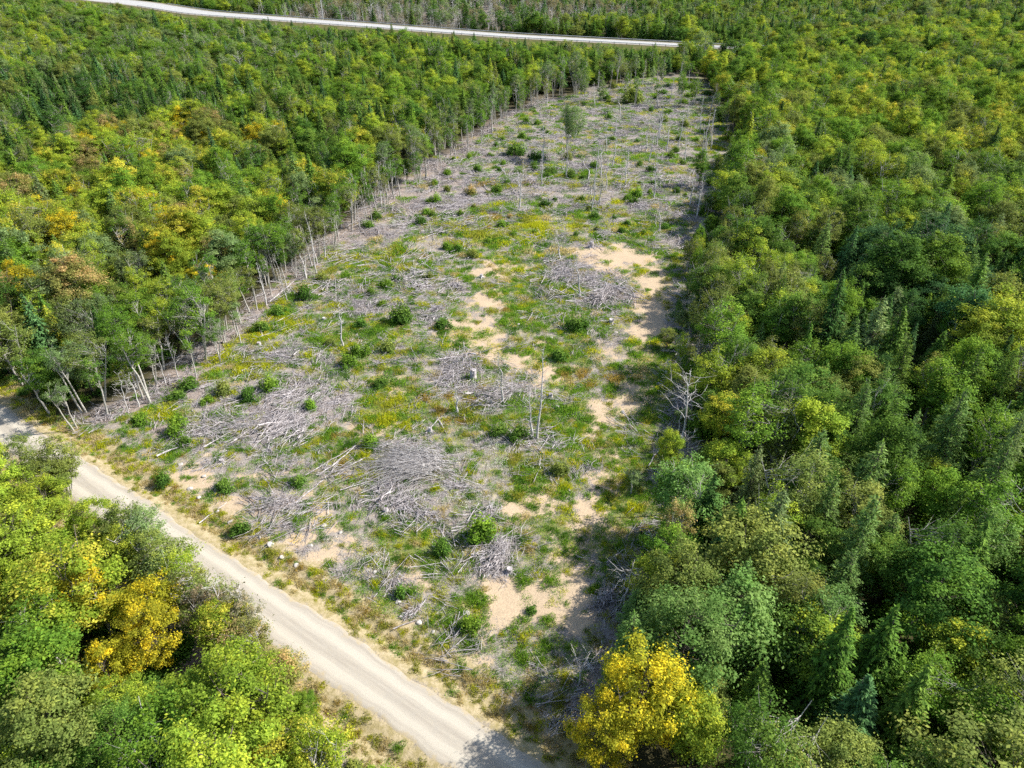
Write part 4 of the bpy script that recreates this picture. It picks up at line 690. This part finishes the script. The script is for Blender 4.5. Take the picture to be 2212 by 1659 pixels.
for i, (u, v, r_) in enumerate(BO):
    g_ = G(u, v); s_ = r_ * mpp(u, v) * .75; o = bpy.data.objects.new('boulder', RM[i % 4]); COL.objects.link(o); o.location = (g_[0], g_[1], float(terrain(g_[0], g_[1])) + s_ * .1); o.scale = (s_ * rng.uniform(.9, 1.4), s_ * rng.uniform(.8, 1.1), s_ * rng.uniform(.7, 1.1)); o.rotation_euler = (rng.normal() * .3, rng.normal() * .3, rng.uniform(0, 6.28))
    tagt(o, ('large' if s_ > .5 else 'small') + ' pale half-bedded rock', where_of(g_[0], g_[1], 0), 'rock', 'pale rocks on the cleared ground')
# guardrails, pole
def guardrail(side, desc):
    e = bpy.data.objects.new('guardrail', None); COL.objects.link(e); i0 = int(np.argmin(abs(hu - 330))); i1 = int(np.argmin(abs(hu - 1760))); a, b_ = sorted((i0, i1)); e.location = (hx[a], hy[a], HZ)
    o_ = side * (hwd / 2 - .3); px, py = hx + hnx * o_, hy + hny * o_; mb = MB(); k = slice(a, b_ + 1)
    p = np.stack([px[k] - hx[a], py[k] - hy[a], np.full(b_ - a + 1, .62)], 1); mb.tube(p, np.full(len(p), .17), 6, 0); r_ = bpy.data.objects.new('rail', mb.mesh('rail', [M_STEEL])); COL.objects.link(r_); r_.parent = e
    pm = MB(); pm.tube(np.array([[0, 0, -.3], [0, 0, .85]]), [.13, .12], 4, 0); pm.tube(np.array([[0, 0, .85], [0, 0, .87]]), [.12, .01], 4, 0); pm = pm.mesh('guardrail_post', [M_POST])
    for j in range(a, b_ + 1):
        q = bpy.data.objects.new('post', pm); COL.objects.link(q); q.parent = e; q.location = (px[j] - hx[a], py[j] - hy[a], 0)
    tagt(e, desc, '', 'guardrail', 'highway guardrails')
sgn = 1 if hny[len(hny) // 2] > 0 else -1
guardrail(-sgn, 'steel guardrail on wooden posts along the near side of the pale highway'); guardrail(sgn, 'steel guardrail along the far side of the pale highway')
g_ = G(686, 46, HZ); e = bpy.data.objects.new('utility_pole', None); COL.objects.link(e); e.location = (g_[0], g_[1] + 14, HZ - 1.5)
b = MB(); b.tube(np.array([[0, 0, -3], [0, 0, 5], [0, 0, 14]]), [.32, .28, .2], 8, 0); o = bpy.data.objects.new('pole', b.mesh('pole', [M_STEEL])); COL.objects.link(o); o.parent = e
b = MB(); b.tube(np.array([[-1.3, 0, 13.2], [1.3, 0, 13.2]]), [.1, .1], 4, 0); o = bpy.data.objects.new('crossarm', b.mesh('crossarm', [M_STEEL])); COL.objects.link(o); o.parent = e
tagt(e, 'pale utility pole with crossarm standing beside the far highway', '', 'utility pole')
# ------------------------------------------------------------------ labels that single each thing out
ORD = 'leftmost,second from left,third from left,fourth from left,fifth from left,sixth from left,seventh from left,eighth from left,ninth from left,tenth from left,eleventh from left,twelfth from left,thirteenth from left,fourteenth from left,fifteenth from left,sixteenth from left,seventeenth from left,eighteenth from left,nineteenth from left,twentieth from left'.split(',')
bpy.context.view_layer.update(); by = {}
for o, d, w in THINGS: by.setdefault((d + ' ' + w).strip(), []).append(o)
mx_ = 0
for lab, os_ in by.items():
    if len(os_) == 1: os_[0]['label'] = lab; continue
    os_.sort(key=lambda o: P(o.location.x, o.location.y, o.location.z)[0]); mx_ = max(mx_, len(os_))
    half = len(os_) > 20
    for i, o in enumerate(os_):
        if not half: o['label'] = ('rightmost' if i == len(os_) - 1 else ORD[i]) + ' ' + lab
        else: k = i if i < len(os_) / 2 else len(os_) - 1 - i; o['label'] = (ORD[min(k, 19)] if i < len(os_) / 2 else ORD[min(k, 19)].replace('left', 'right')) + ' ' + lab
print('things', len(THINGS), 'largest label set', mx_, 'longest', max(len(o['label'].split()) for o, _, _ in THINGS))
